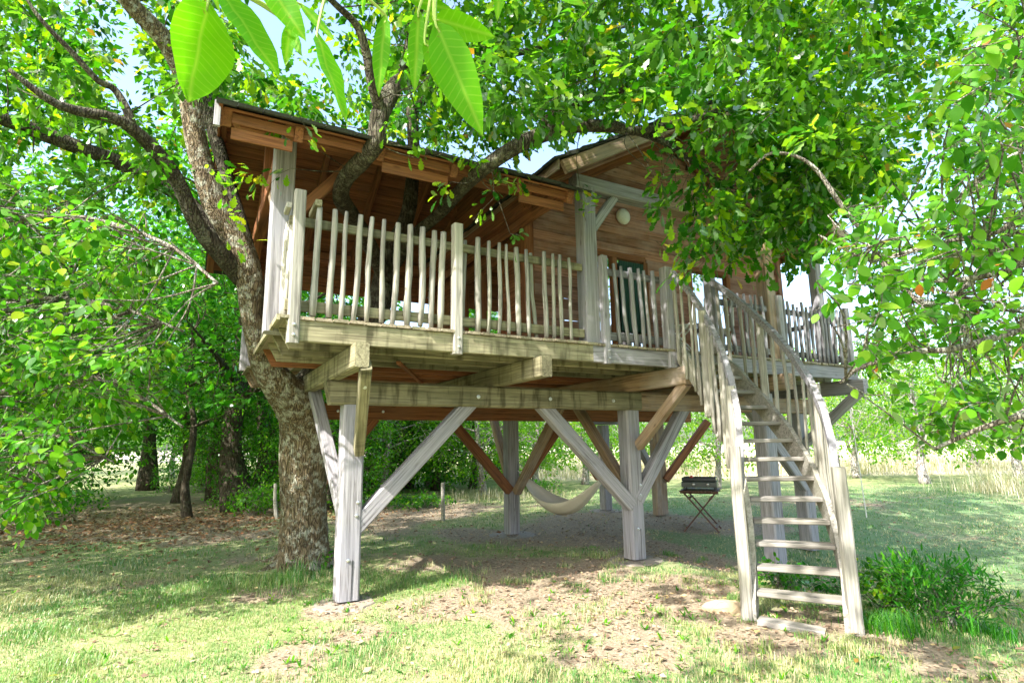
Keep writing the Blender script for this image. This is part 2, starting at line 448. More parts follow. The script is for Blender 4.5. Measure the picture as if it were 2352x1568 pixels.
L_WOOD = leafmat("woodland leaf", [(0.0, (0.014, 0.10, 0.005)), (0.5, (0.05, 0.21, 0.009)), (0.9, (0.12, 0.31, 0.012)), (1.0, (0.22, 0.36, 0.02))], 0.6, 1.9, 0.06)
L_LIGHT = leafmat("sunny orchard leaf", [(0.0, (0.05, 0.17, 0.006)), (0.6, (0.12, 0.29, 0.010)), (1.0, (0.26, 0.40, 0.03))], 0.55, 1.9, 0.06)  # paler leaf green, sunshine on the background crowns put into the colour
L_SHRUB = leafmat("shrub leaf", [(0.0, (0.010, 0.10, 0.006)), (0.6, (0.04, 0.20, 0.010)), (1.0, (0.10, 0.30, 0.014))], 0.45, 1.7, 0.06)
L_GRASS = leafmat("lawn blade", [(0.0, (0.045, 0.19, 0.035)), (0.4, (0.14, 0.28, 0.06)), (0.7, (0.36, 0.38, 0.15)), (1.0, (0.52, 0.46, 0.28))], 0.3, 1.2, 0.05)
L_STRAW = leafmat("dry meadow stem", [(0.0, (0.34, 0.33, 0.16)), (0.5, (0.58, 0.51, 0.38)), (1.0, (0.68, 0.62, 0.50))], 0.35, 1.2, 0.03)
L_LITTER = leafmat("fallen dry leaf", [(0.0, (0.14, 0.09, 0.06)), (0.5, (0.27, 0.19, 0.13)), (0.85, (0.42, 0.33, 0.23)), (1.0, (0.44, 0.32, 0.12))], 0.15, 1.2, 0.05)
L_RUSSET = leafmat("russet leaf litter", [(0.0, (0.10, 0.045, 0.022)), (0.6, (0.25, 0.12, 0.06)), (1.0, (0.40, 0.25, 0.14))], 0.15, 1.2, 0.05)
L_YELLOW = leafmat("yellow fallen leaf", [(0.0, (0.17, 0.21, 0.025)), (1.0, (0.24, 0.13, 0.025))], 0.2, 1.2, 0.08)

# ------------------------------------------------------------------ leaf shapes (unit length along +x, normal +z), each a triangle fan pair
def leaf_shape(kind):
    if kind == 'oak':
        o = [(0.0, 0.015), (0.14, 0.09), (0.24, 0.06), (0.36, 0.22), (0.46, 0.13), (0.60, 0.30), (0.70, 0.19), (0.84, 0.22), (0.94, 0.10), (1.0, 0.0)]
    elif kind == 'lobed':
        o = [(0.0, 0.02), (0.32, 0.22), (0.44, 0.12), (0.68, 0.29), (1.0, 0.0)]
    elif kind == 'oval':
        o = [(0.0, 0.01), (0.12, 0.16), (0.32, 0.29), (0.55, 0.30), (0.78, 0.19), (1.0, 0.0)]
    elif kind == 'round':
        o = [(0.0, 0.02), (0.10, 0.22), (0.35, 0.39), (0.62, 0.37), (0.85, 0.2), (1.0, 0.0)]
    elif kind == 'lance':
        o = [(0.0, 0.01), (0.3, 0.11), (0.65, 0.09), (1.0, 0.0)]
    else:
        o = [(0.0, 0.03), (0.4, 0.30), (1.0, 0.0)]
    n = len(o)
    V = [(x, 0.0, -0.10 * x * x) for x, y in o]
    V += [(x, y, 0.10 * y - 0.10 * x * x) for x, y in o] + [(x, -y, 0.10 * y - 0.10 * x * x) for x, y in o]
    F = []
    for i in range(n - 1):
        F += [(i, i + 1, n + i + 1), (i, n + i + 1, n + i)] if i < n - 2 else [(i, i + 1, n + i)]
        F += [(i, 2 * n + i + 1, i + 1), (i, 2 * n + i, 2 * n + i + 1)] if i < n - 2 else [(i, 2 * n + i, i + 1)]
    return np.array(V), np.array(F)
def leaf_frames(D, Nn):
    """orthonormal frames from direction and approximate normal"""
    x = D / (np.linalg.norm(D, axis=1)[:, None] + 1e-9)
    z = Nn - x * np.sum(Nn * x, axis=1)[:, None]
    z /= np.linalg.norm(z, axis=1)[:, None] + 1e-9
    y = np.cross(z, x)
    return np.stack([x, y, z], axis=2)          # columns
def leaves_mesh(name, P, D, Nn, size, kind, mat, rnd=None):
    LV, LF = leaf_shape(kind)
    used = np.unique(LF); remap = -np.ones(len(LV), int); remap[used] = np.arange(len(used)); LV = LV[used]; LF = remap[LF]
    Rm = leaf_frames(D, Nn)
    n, k = len(P), len(LV)
    bend = rng.uniform(0.3, 2.2, (n, 1))
    L = np.broadcast_to(LV, (n, k, 3)).copy(); L[:, :, 2] *= bend
    V = P[:, None, :] + np.einsum('nij,nkj->nki', Rm, L) * size[:, None, None]
    F = (LF[None] + (np.arange(n) * k)[:, None, None]).reshape(-1, 3)
    r = (LAST if LAST is not None and len(LAST) == n else rng.random(n)) if rnd is None else rnd
    return np_mesh(name, V.reshape(-1, 3), F, mat, {"rnd": np.repeat(r, k)})
def leaf_objects(parent, P, D, Nn, size, kind, mat, name="leaf", nvar=5):
    LV, LF = leaf_shape(kind)
    used = np.unique(LF); remap = -np.ones(len(LV), int); remap[used] = np.arange(len(used)); LV = LV[used]; LF = remap[LF]
    ms = []
    for v in range(nvar):
        A = LV.copy(); A[:, 2] *= 0.4 + 0.6 * v; A[:, 1] *= 0.9 + 0.06 * v
        ms.append(np_mesh(name, A, LF, mat))
    Rm = leaf_frames(D, Nn)
    inv = WORLD[parent.name].inverted()
    for i in range(len(P)):
        m = Matrix([[*(Rm[i][r] * size[i]), P[i][r]] for r in range(3)] + [[0, 0, 0, 1]])
        o = bpy.data.objects.new(name, ms[i % nvar]); COL.objects.link(o)
        o.parent = parent; o.matrix_local = inv @ m

LAST = None
def sprays(centers, nleaf, spread, size, droop=0.5, flat=0.6, axis=None):
    """leaves along little twigs around every centre. returns P, D, N, size, twigs (start,end)"""
    global LAST
    P = []; D = []; Nn = []; Sz = []; TW = []; RR = []
    for c in centers:
        ax = rng.normal(size=3); ax[2] = ax[2] * flat - droop * 0.6; ax /= np.linalg.norm(ax)
        if axis is not None: ax = ax * 0.6 + np.asarray(axis); ax /= np.linalg.norm(ax)
        L = spread * rng.uniform(0.7, 1.4)
        st = c - ax * L * 0.5
        TW.append((st, st + ax * L))
        k = max(3, int(nleaf * rng.uniform(0.7, 1.3)))
        t = rng.uniform(0.0, 1.0, k) ** 0.7
        side = rng.normal(size=(k, 3)); side -= np.outer(side @ ax, ax); side /= np.linalg.norm(side, axis=1)[:, None]
        off = side * (np.abs(rng.normal(0, spread * 0.28, k)))[:, None]
        p = st + ax * (t * L)[:, None] + off
        d = ax * 0.7 + side * rng.uniform(0.5, 1.2, (k, 1)); d[:, 2] -= droop * rng.uniform(0.2, 1.2, k)
        nn = np.array([0, 0, 1.0]) + rng.normal(0, 0.55, (k, 3))
        P.append(p); D.append(d); Nn.append(nn); Sz.append(size * rng.uniform(0.5, 1.25, k)); RR.append(np.clip(rng.random() * .62 + rng.random(k) * .38, 0, .999))
    LAST = np.hstack(RR)
    return np.vstack(P), np.vstack(D), np.vstack(Nn), np.hstack(Sz), TW
def twig_geo(geo, TW, r=0.005, nodes=None, maxd=2.2):
    """draw every twig and run it back to the nearest limb point"""
    nodes = None if nodes is None else np.asarray(nodes)
    for a, b in TW:
        P = [a, (a + b) / 2 + rng.normal(0, 0.02, 3), b]; R = [r, r * 0.7, r * 0.35]
        geo.tube(P, R, 4, cap=False)
        if nodes is not None:
            d = np.linalg.norm(nodes - a, axis=1); i = int(np.argmin(d + rng.uniform(0, 0.3, len(d))))
            if d[i] < maxd:
                q = nodes[i]; mid = (a + q) / 2 + rng.normal(0, 0.06 * d[i], 3)
                Pp, Rr = smooth_path([q, mid, a], [r * 1.9, r * 1.4, r], 3)
                geo.tube(Pp, Rr, 4, cap=False)
#STRUCTURE
# ------------------------------------------------------------------ ground
def dirt_mask(x, y):
    x = np.asarray(x, float); y = np.asarray(y, float)
    blobs = [(1350, 1230, 1.1, 1), (1500, 1250, 0.9, .9), (1230, 1290, 0.6, .55), (1470, 1390, 0.5, .95), (1620, 1400, 0.5, 1), (1180, 1440, 0.4, .6),
             (350, 1215, 1.6, 1), (200, 1190, 3.0, 1), (470, 1240, 0.9, .8), (330, 1165, 4.0, .9), (1850, 1420, 0.45, 1), (2080, 1480, 0.35, 1), (620, 1370, 0.45, .6), (1000, 1170, 1.6, .8),
             (1600, 1265, .8, .7), (1850, 1150, 1.3, .5), (2150, 1540, .3, .7), (950, 1540, .25, .5), (1330, 1500, .3, .8), (1300, 1210, 1.3, 1), (820, 1460, .4, .55), (1010, 1400, .5, .7), (1200, 1400, .6, .8), (1100, 1300, .6, .7), (1380, 1430, .5, .9), (700, 1500, .35, .5), (1430, 1190, 1.3, .9), (1600, 1200, 1.2, .8), (1150, 1340, .6, .55), (1000, 1290, .5, .6), (1350, 1320, .7, .8), (1560, 1340, .6, .9), (1250, 1450, .45, .75), (1450, 1490, .4, .7), (1750, 1470, .4, .9), (1880, 1480, .3, .9), (560, 1230, .8, .9), (450, 1200, 1.3, 1), (880, 1200, 1.0, .8), (1000, 1490, .3, .5), (2150, 1075, 3.0, .6), (1100, 1225, 1.0, .7), (760, 1400, 0.3, 1), (900, 1230, .9, .5)]
    m = np.zeros_like(x)
    for px, py, r, a in blobs:
        p = onz(px, py)
        d = np.hypot(x - p[0], y - p[1])
        m = np.maximum(m, a * np.exp(-(d / r) ** 2 * 0.9))
    n = fbm(x, y, 1.1, 4, 5)
    return np.clip(m * 1.35 + (n - 0.5) * 1.6 + .04, 0, 1)

def axis_steps():
    a = [0.0]; s = 0.10
    while a[-1] < 15: a.append(a[-1] + s)
    while a[-1] < 420:
        s *= 1.16; a.append(a[-1] + s)
    return np.array(a)
_a = axis_steps()
gx = np.concatenate([-_a[:0:-1], _a]) + 2.5
gy = np.concatenate([-_a[:0:-1], _a]) + 6.0
GX, GY = np.meshgrid(gx, gy, indexing='ij')
GZ = gz(GX, GY)
nX, nY = GX.shape
idx = np.arange(nX * nY).reshape(nX, nY)
GF = np.stack([idx[:-1, :-1], idx[1:, :-1], idx[1:, 1:], idx[:-1, 1:]], -1).reshape(-1, 4)
gd = dirt_mask(GX, GY)
def ground_mat():
    m, nt, out = new_mat("lawn and bare earth")
    tc = N(nt, "ShaderNodeTexCoord"); a = N(nt, "ShaderNodeAttribute", attribute_name="bare")
    n1 = noise(nt, tc.outputs["Object"], 3.2, 6, 0.7); n2 = noise(nt, tc.outputs["Object"], 34, 5, 0.7); n3 = noise(nt, tc.outputs["Object"], 0.35, 4)
    gr = ramp(nt, [(0.22, (0.07, 0.14, 0.04)), (0.42, (0.18, 0.23, 0.085)), (0.56, (0.34, 0.32, 0.165)), (0.72, (0.46, 0.40, 0.27))])
    nt.links.new(math_n(nt, 'ADD', math_n(nt, 'MULTIPLY', n1, 0.65), math_n(nt, 'MULTIPLY', n2, 0.32)), gr.inputs[0])
    er = ramp(nt, [(0.28, (0.14, 0.105, 0.075)), (0.5, (0.29, 0.23, 0.16)), (0.72, (0.42, 0.355, 0.26))])
    nt.links.new(n2, er.inputs[0])
    f = math_n(nt, 'ADD', a.outputs["Fac"], math_n(nt, 'MULTIPLY', math_n(nt, 'SUBTRACT', n2, 0.5), 1.6))
    fr = ramp(nt, [(0.36, (0, 0, 0)), (0.56, (1, 1, 1))]); nt.links.new(f, fr.inputs[0])
    c = mixc(nt, fr.outputs[0], gr.outputs[0], er.outputs[0])
    # far meadow is straw pale
    g = N(nt, "ShaderNodeAttribute", attribute_name="straw")
    c = mixc(nt, g.outputs["Fac"], c, (0.55, 0.48, 0.37))
    gg_ = N(nt, "ShaderNodeAttribute", attribute_name="shade_green")
    c = mixc(nt, math_n(nt, 'MULTIPLY', gg_.outputs["Fac"], math_n(nt, 'SUBTRACT', 1.0, fr.outputs[0])), c, (0.115, 0.215, 0.10))
    bs = N(nt, "ShaderNodeBsdfPrincipled"); bs.inputs["Roughness"].default_value = 0.95; bs.inputs["Specular IOR Level"].default_value = 0.1
    nt.links.new(c, bs.inputs["Base Color"])
    bp = N(nt, "ShaderNodeBump"); bp.inputs["Strength"].default_value = 0.8; bp.inputs["Distance"].default_value = 0.03
    nt.links.new(n2, bp.inputs["Height"]); nt.links.new(bp.outputs[0], bs.inputs["Normal"])
    nt.links.new(bs.outputs[0], out.inputs[0]); return m
def shade_green_mask(x, y):  # right lawn greener, the cool tone of its shade put into the colour
    u = (np.asarray(x) * RT[0] + np.asarray(y) * RT[1]); v = (np.asarray(x) * FW[0] + np.asarray(y) * FW[1]) / math.cos(PITCH)
    return np.clip(.75 * sstep(1.2, 3.2, u) * sstep(3.8, 6, v) * (1 - sstep(17, 24, v)) * (.35 + fbm(x, y, .8, 21)), 0, 1)
def straw_mask(x, y):
    # open field beyond the mown lawn: to the right and straight behind the house
    u = (np.asarray(x) * RT[0] + np.asarray(y) * RT[1]); v = (np.asarray(x) * FW[0] + np.asarray(y) * FW[1]) / math.cos(PITCH)
    edge = np.where(u > -2, 24.0 + 2.5 * (vnoise(u, v, 0.15) - .5), 60.0)
    return sstep(0, 3, v - edge)
gm = np_mesh("ground", np.stack([GX, GY, GZ], -1).reshape(-1, 3), GF, ground_mat(), {"bare": gd.ravel(), "straw": straw_mask(GX, GY).ravel(), "shade_green": shade_green_mask(GX, GY).ravel()}, smooth=True)
tag(data_obj("ground", gm), kind="structure", label="lawn with worn earth patches running into a pale dry field")

# ------------------------------------------------------------------ the treehouse
DZ = 2.67                                   # deck top
X0, X1, Y0, Y1 = 0.58, 9.0, 5.14, 9.65
house = empty("treehouse", (1.46, 6.2, 0), label="wooden cabin on stilts with covered terrace, built round the oak", cat="treehouse")
ROW1, ROW2 = 6.18, 9.05
def bolt(parent, p, nrm, r=0.018):
    g = Geo(); g.lathe([(r, 0), (r, 0.006), (r * 0.55, 0.008), (r * 0.55, 0.022), (0.001, 0.023)], 8, frame_mat(p, Vector(nrm).orthogonal(), nrm) if abs(Vector(nrm).z) < .9 else Matrix.Translation(p))
    return g.build("bolt", M_STEEL, parent)
posts = {}
def post(x, y, w, top, mat, z0=None, name="post"):
    z = float(gz(x, y)) if z0 is None else z0
    o = beam(name, house, (x, y, z + 0.03), (x, y, top), w, w, mat, up=(0, -1, 0), b=0.022, jit=0.003)
    posts[(round(x, 1), round(y, 1))] = o
    return o
BT = 1.985
p_near = post(1.47, ROW1 + .03, 0.225, BT, W_GREY)
p_mid = post(5.27, ROW1 + .05, 0.225, BT, W_GREY)
p_r1 = post(8.95, ROW1 + .05, 0.225, BT, W_GREY)
post(1.47, ROW2, 0.22, BT - .03, W_TAN)
p_far = post(4.98, ROW2 + .05, 0.22, BT - .03, W_GREY)
post(8.92, 9.62, 0.24, BT - .03, W_TAN)
post(8.72, 9.5, 0.16, BT - .03, W_TAN)
post(8.48, 10.95, 0.22, BT - .03, W_GREY)
post(7.06, 5.44, 0.22, 2.2, W_GREY)
for pm, (x, y) in ((p_near, (1.47, ROW1 + .03)), (p_mid, (5.27, ROW1 + .05))):
    for dx, z in ((0.06, 0.98), (-0.02, 0.42), (0.05, 0.85)):
        bolt(pm, Vector((x + dx, y - 0.1145, z)), (0, -1, 0))
    # long drying split at the foot
    g = Geo(); g.box((x + .02, y - .1150, .04), (x + .027, y - .1150, .42), .003, .007, up=(0, -1, 0)); g.build("split", M_BLACK, pm)
b1 = beam("beam", house, (1.17, ROW1, 2.105), (5.4, ROW1, 2.105), 0.20, 0.245, W_MOSS, b=0.02, cut0=0.05, jit=.003)
b1b = beam("beam", house, (5.402, ROW1, 2.105), (9.3, ROW1, 2.105), 0.20, 0.245, W_TAN, b=0.02, jit=.003)
b2 = beam("beam", house, (1.22, ROW2, 2.075), (9.3, ROW2, 2.075), 0.20, 0.24, W_RED, b=0.02)
beam("beam", house, (8.0, 10.95, 2.07), (9.0, 10.95, 2.07), 0.2, 0.2, W_GREY, b=0.02)
beam("beam", house, (8.72, 9.3, 2.14), (8.72, 11.2, 2.14), 0.16, 0.2, W_TAN, b=0.02)
for x in (2.9, 3.9, 4.9): bolt(b1, Vector((x, ROW1 - .101, 2.10)), (0, -1, 0), .024)
for x in (1.9, 2.6, 4.1): bolt(b2, Vector((x, ROW2 - .101, 2.08)), (0, -1, 0), .022)
bolt(b1b, Vector((5.9, ROW1 - .101, 2.06)), (0, -1, 0), .024)
for i, (x, m) in enumerate(((1.25, W_MOSS), (3.17, W_MOSS), (5.2, W_TAN), (7.1, W_TAN), (8.88, W_GREY))):
    o = beam("bearer", house, (x, 4.99, 2.342), (x, 9.6, 2.342), 0.125, 0.22, m, b=0.012)
    if m is W_MOSS: o["label"] = "green stained bearer end sticking out under the deck front"
# braces
beam("brace", house, (1.50, ROW1, 0.70), (2.86, ROW1, 2.06), 0.14, 0.165, W_GREY, b=0.012)
beam("brace", house, (5.20, ROW1, 0.72), (3.80, ROW1, 2.06), 0.14, 0.17, W_GREY, b=0.012)
beam("brace", house, (5.30, ROW1, 0.78), (6.30, ROW1, 2.06), 0.14, 0.165, W_GREY, b=0.012)
beam("brace", house, (8.90, ROW1, 0.78), (7.7, ROW1, 2.06), 0.14, 0.165, W_GREY, b=0.012)
f1 = beam("brace", house, (1.52, ROW1 - .10, 1.50), (1.29, 5.02, 2.26), 0.13, 0.10, W_MOSS, up=(1, 0, 0), b=0.01)
f2 = beam("brace", house, (5.32, ROW1 - .08, 1.50), (5.22, 5.06, 2.26), 0.13, 0.10, W_TAN, up=(1, 0, 0), b=0.01)
f3 = beam("brace", house, (8.93, ROW1 - .08, 1.50), (8.89, 5.10, 2.26), 0.13, 0.12, W_GREY, up=(1, 0, 0), b=0.01)
for fo, p in ((f1, (1.46, 5.95, 1.62)), (f1, (1.31, 5.24, 2.10)), (f2, (5.36, 5.98, 1.62)), (f2, (5.25, 5.3, 2.10))): bolt(fo, Vector(p) + Vector((0.02, -.062, -.02)), (0, -1, -.5), .024)
beam("brace", house, (1.46, ROW1 + .12, 0.78), (1.30, 7.55, 2.25), 0.11, 0.14, W_GREY, up=(1, 0, 0), b=0.01)
beam("brace", house, (5.27, ROW1 + .12, 0.9), (5.22, 7.5, 2.25), 0.12, 0.14, W_TAN, up=(1, 0, 0), b=0.01)
beam("brace", house, (1.5, ROW2, 0.75), (2.5, ROW2, 1.98), 0.13, 0.15, W_RED, b=0.01)
beam("brace", house, (4.92, ROW2, 0.74), (3.78, ROW2, 1.98), 0.13, 0.15, W_RED, b=0.01)
beam("brace", house, (5.05, ROW2, 0.74), (6.1, ROW2, 1.98), 0.13, 0.15, W_RED, b=0.01)
beam("brace", house, (5.0, ROW2 - .1, 0.72), (5.2, 7.7, 2.25), 0.12, 0.14, W_TAN, up=(1, 0, 0), b=0.01)
beam("brace", house, (5.0, ROW2 + .1, 0.8), (5.2, 10.3, 2.2), 0.12, 0.14, W_TAN, up=(1, 0, 0), b=0.01)
beam("brace", house, (8.98, 9.5, 0.74), (9.95, 9.1, 1.98), 0.13, 0.15, W_RED, b=0.01)
beam("brace", house, (8.85, 9.62, 0.74), (7.8, 9.3, 1.98), 0.13, 0.15, W_GREY, b=0.01)
beam("brace", house, (8.3, 10.95, 0.74), (7.4, 10.95, 1.98), 0.13, 0.15, W_RED, b=0.01)
# joists: the front one is the fascia
ys = [5.185, 5.62, 6.06, 6.5, 6.95, 7.4, 7.9, 8.4, 8.9, 9.3, 9.58]
for i, y in enumerate(ys):
    m = W_MOSS if i < 4 else (W_RED if i < 7 else W_TAN)
    x0 = 0.62 if i not in (5, 6, 7) else 1.25
    if i == 0:
        beam("joist", house, (x0, y, 2.546), (3.9, y, 2.546), 0.06, 0.19, W_MOSS, b=0.006, cut0=0.1)
        beam("joist", house, (3.902, y, 2.546), (X1, y, 2.546), 0.06, 0.19, W_GREY, b=0.006)
    else:
        beam("joist", house, (x0, y, 2.546), (X1, y, 2.546), 0.06, 0.19, m, b=0.006, cut0=0.1)
beam("brace", house, (1.9, 6.0, 2.44), (3.0, 8.2, 2.44), 0.05, 0.03, W_RED, b=0.004)
# deck boards, each running front to back
deck = empty("deck", (X0, Y0, DZ), house)
x = X0; k = 0
while x < X1 - 0.05:
    w = 0.135
    ya = Y0 - random.uniform(0.0, 0.035)
    z = DZ - 0.015 + random.uniform(-.002, .002)
    if x < 1.15:
        beam("deck_board", deck, (x + w / 2, ya, z), (x + w / 2, 7.25, z), w, 0.028, W_DARKTOP, b=0.005)
        beam("deck_board", deck, (x + w / 2, 8.65, z), (x + w / 2, Y1, z), w, 0.028, W_DARKTOP, b=0.005)
    else:
        beam("deck_board", deck, (x + w / 2, ya, z), (x + w / 2, Y1, z), w, 0.028, W_DARKTOP, b=0.005)
    x += 0.147; k += 1
beam("edge_board", deck, (X0 - .018, Y0, DZ - .02), (X0 - .018, 7.3, DZ - .02), 0.03, 0.05, W_MOSS, b=.004)

# railings of peeled chestnut stakes
def stake_mesh(seed, r):
    rr = np.random.default_rng(seed); n = 7
    z = np.linspace(0, 1, n)
    P = np.stack([np.cumsum(rr.normal(0, 0.0035, n)), np.cumsum(rr.normal(0, 0.0035, n)), z], 1)
    P[:, 0] += 0.007 * np.sin(z * 5 + seed); P -= P[0]
    R = r * (1 + rr.normal(0, 0.07, n)); R[0] *= 0.9; R[-1] *= 0.85
    # build along z; material grain is along x, so rotate into x
    V, F = tube(np.stack([P[:, 2], P[:, 0], P[:, 1]], 1), R, 8, 0.12, seed)
    me = bpy.data.meshes.new("picket"); me.from_pydata([tuple(v) for v in V], [], F); me.shade_smooth()
    return me
STK = {}
def picket(parent, p0, p1, mat, r=0.024):
    s = random.randrange(8); key = (s, mat.name, round(r, 3))
    if key not in STK:
        me = stake_mesh(s, r); me.materials.append(mat); STK[key] = me
    p0, p1 = Vector([float(v) for v in p0]), Vector([float(v) for v in p1])
    m = frame_mat(p0, p1 - p0, (random.uniform(-1, 1), random.uniform(-1, 1), 0.01))
    L = (p1 - p0).length
    return data_obj("picket", STK[key], parent, m @ Matrix.Diagonal((L, 1, 1, 1)))
rail = empty("railing", (X0, 5.25, DZ), house)
def rail_post(parent, x, y, z0, z1, w=0.1, mat=W_PALE):
    o = beam("rail_post", parent, (x, y, z0), (x, y, z1), w, w, mat, up=(0, -1, 0), b=0.012, jit=.003); return o
YF = 5.20
rp = []
for px, pyt in ((690, 440), (1050, 516)):
    t = ony(px, pyt, YF - .03); rp.append(rail_post(rail, t[0], YF - .03, 2.43, t[2]))
xr = ony(1373, 585, YF)
rp.append(rail_post(rail, 4.10, YF - .03, 2.44, xr[2] - .02, .09, W_GREY))
tn = ony(1528, 612, YF); rp.append(rail_post(rail, tn[0] - .04, YF - .03, 2.44, 3.72, .12, W_GREY))
XNL = tn[0] - .04
for o in rp:
    q = WORLD[o.name].translation
    for dz in (0.06, 0.15): bolt(o, Vector((q.x, q.y - .052, 2.44 + dz)), (0, -1, 0), .014)
for (px, py, lean) in [(732, 477, .01), (766, 482, 0), (797, 488, .02), (826, 494, .03), (856, 500, .03), (884, 505, .01), (912, 512, .025), (941, 517, .01), (968, 522, 0), (994, 530, .01), (1019, 534, .03),
                 (1074, 546, .02), (1096, 547, 0), (1120, 554, 0), (1144, 558, 0), (1166, 562, 0), (1189, 568, .0), (1212, 573, .0), (1229, 576, -.06), (1250, 578, 0), (1268, 584, 0), (1285, 586, 0), (1307, 592, 0),
                 (1381, 585, -.05), (1408, 606, -.05), (1427, 612, -.05), (1446, 615, -.05), (1463, 618, -.05), (1478, 621, -.04), (1494, 623, -.04)]:
    t = ony(px, py, YF + .02)
    back = 0.0 if px not in (1074, 1229) else .1
    picket(rail, (t[0] - lean, YF + .02 + back, DZ + random.uniform(.0, .03)), (t[0], YF + .02 + back, t[2]), W_PALE if px < 1350 else W_GREY, random.choice((.024, .027, .030, .033)) if px < 1100 else random.choice((.022, .025, .029)))
zr = ony(800, 527, YF + .07)[2]
for (xa, xb) in ((0.62, 3.86), (4.08, XNL)):
    m = W_MOSS if xa < 1 else W_GREY
    beam("rail", rail, (xa, YF + .07, zr), (xb, YF + .07, zr), 0.035, 0.085, m, b=.006)
    beam("rail", rail, (xa, YF + .07, DZ + .12), (xb, YF + .07, DZ + .12), 0.035, 0.10, m, b=.006)
# left side railing
for i in range(22):
    y = 5.32 + i * 0.105
    if abs(y - 5.78) < .14: continue
    picket(rail, (0.64, y, DZ), (0.645, y + random.uniform(-.02, .02), DZ + random.uniform(.93, 1.04)), W_PALE, .023)
for z in (zr, DZ + .12): beam("rail", rail, (.70, 5.2, z), (.70, 7.6, z), .035, .085, W_MOSS, b=.006)
beam("rail", rail, (0.60, 5.16, zr + .1), (0.60, 5.36, zr + .1), .045, .05, W_PALE, b=.006)
beam("rail", rail, (0.85, 5.16, zr + .17), (0.85, 5.5, zr + .17), .06, .06, W_MOSS, b=.006)
# back railing seen through the terrace
for z in (3.55, DZ + .12): beam("rail", rail, (.62, 9.6, z), (3.55, 9.6, z), .035, .1, W_MOSS, b=.006)
for i in range(26): picket(rail, (.7 + i * .11, 9.56, DZ), (.7 + i * .11, 9.56, DZ + .95), W_PALE, .02)
# right of the stairs: a porch rail, then the far corner
XNR = 5.93
rpR = rail_post(rail, XNR, YF + .02, 2.5, 3.74, .12, W_GREY)
for i in range(8):
    x = XNR + .16 + i * .125
    picket(rail, (x + .03, YF + .03, DZ + .02), (x, YF + .03, 3.58 + random.uniform(-.03, .03)), W_GREY, .022)
rail_post(rail, 7.32, YF + .02, 2.5, 3.62, .1, W_GREY)
for i in range(15):
    x = 7.45 + i * .108
    picket(rail, (x + random.uniform(-.02, .02), YF + .03, DZ + .02), (x, YF + .03, 3.55 + random.uniform(-.05, .05)), W_GREY, .024)
rail_post(rail, 8.95, YF + .02, 2.5, 3.6, .1, W_GREY)
for z in (3.42, DZ + .12): beam("rail", rail, (XNR, YF + .08, z), (8.95, YF + .08, z), .035, .085, W_GREY, b=.006)
for i in range(20):
    y = 5.35 + i * .11
    picket(rail, (8.95, y, DZ + .02), (8.95, y + random.uniform(-.02, .02), 3.55 + random.uniform(-.05, .05)), W_GREY, .024)
for z in (3.42, DZ + .12): beam("rail", rail, (8.91, YF, z), (8.91, 9.5, z), .035, .085, W_GREY, b=.006)

# roof posts and plates
TAN = 0.57
RY0, RY1, RYR, RZ0 = 4.93, 9.9, 7.42, 4.30           # terrace roof: eaves front/back, ridge, underside of eave
def rz(y): return RZ0 + TAN * (min(y, 2 * RYR - y) - RY0)
rpA = beam("roof_post", house, (0.60, 5.77, DZ - .05), (0.60, 5.77, rz(5.77) - .17), .2, .2, W_GREY, up=(0, -1, 0), b=.015)
beam("roof_post", house, (0.60, 9.3, DZ), (0.60, 9.3, rz(9.3) - .17), .16, .16, W_GREY, up=(0, -1, 0), b=.015)
beam("roof_post", house, (3.97, 5.30, DZ), (3.97, 5.30, 4.60), .19, .19, W_GREY, up=(0, -1, 0), b=.015)
beam("roof_post", house, (7.22, 5.32, DZ), (7.22, 5.32, 4.60), .19, .19, W_TAN, up=(0, -1, 0), b=.015)
beam("roof_post", house, (8.72, 5.5, DZ), (8.72, 5.5, 4.60), .15, .15, W_GREY, up=(0, -1, 0), b=.015)
beam("plate", house, (.06, 5.77, rz(5.77) - .09), (3.5, 5.77, rz(5.77) - .09), .15, .19, W_RED, b=.01, cut0=.12)
beam("plate", house, (.06, 9.3, rz(9.3) - .09), (3.5, 9.3, rz(9.3) - .09), .15, .19, W_RED, b=.01, cut0=.12)
beam("tie_beam", house, (.6, 5.7, rz(5.77) - .30), (.6, 9.35, rz(5.77) - .30), .15, .2, W_RED, b=.01)
beam("tie_beam", house, (3.4, 5.7, rz(5.77) - .30), (3.4, 9.35, rz(5.77) - .30), .15, .2, W_RED, b=.01)
beam("king_post", house, (.6, RYR, rz(5.77) - .2), (.6, RYR, rz(RYR) - .1), .14, .14, W_RED, up=(0, -1, 0), b=.01)
beam("brace", house, (.66, 5.8, 3.75), (1.35, 5.77, rz(5.77) - .18), .1, .11, W_RED, b=.01)
beam("brace", house, (.60, 5.84, 3.7), (.60, 6.7, rz(5.77) - .36), .1, .11, W_TAN, b=.01)
beam("brace", house, (.60, 9.2, 3.7), (.60, 8.4, rz(5.77) - .36), .1, .11, W_RED, b=.01)
beam("lintel", house, (.65, 9.42, 4.42), (3.6, 9.42, 4.42), .12, .3, W_RED, b=.01)
# back boarding above the terrace opening
bw = empty("back_wall", (.6, 9.45, 4.3), house)
for i in range(2): beam("plank", bw, (.66, 9.36, 4.07 + .12 * i), (3.6, 9.36, 4.07 + .12 * i), .025, .115, W_RED, b=.004)
beam("plank", bw, (.66, 9.5, DZ + .3), (1.3, 9.5, DZ + .3), .03, .16, W_RED, b=.004)

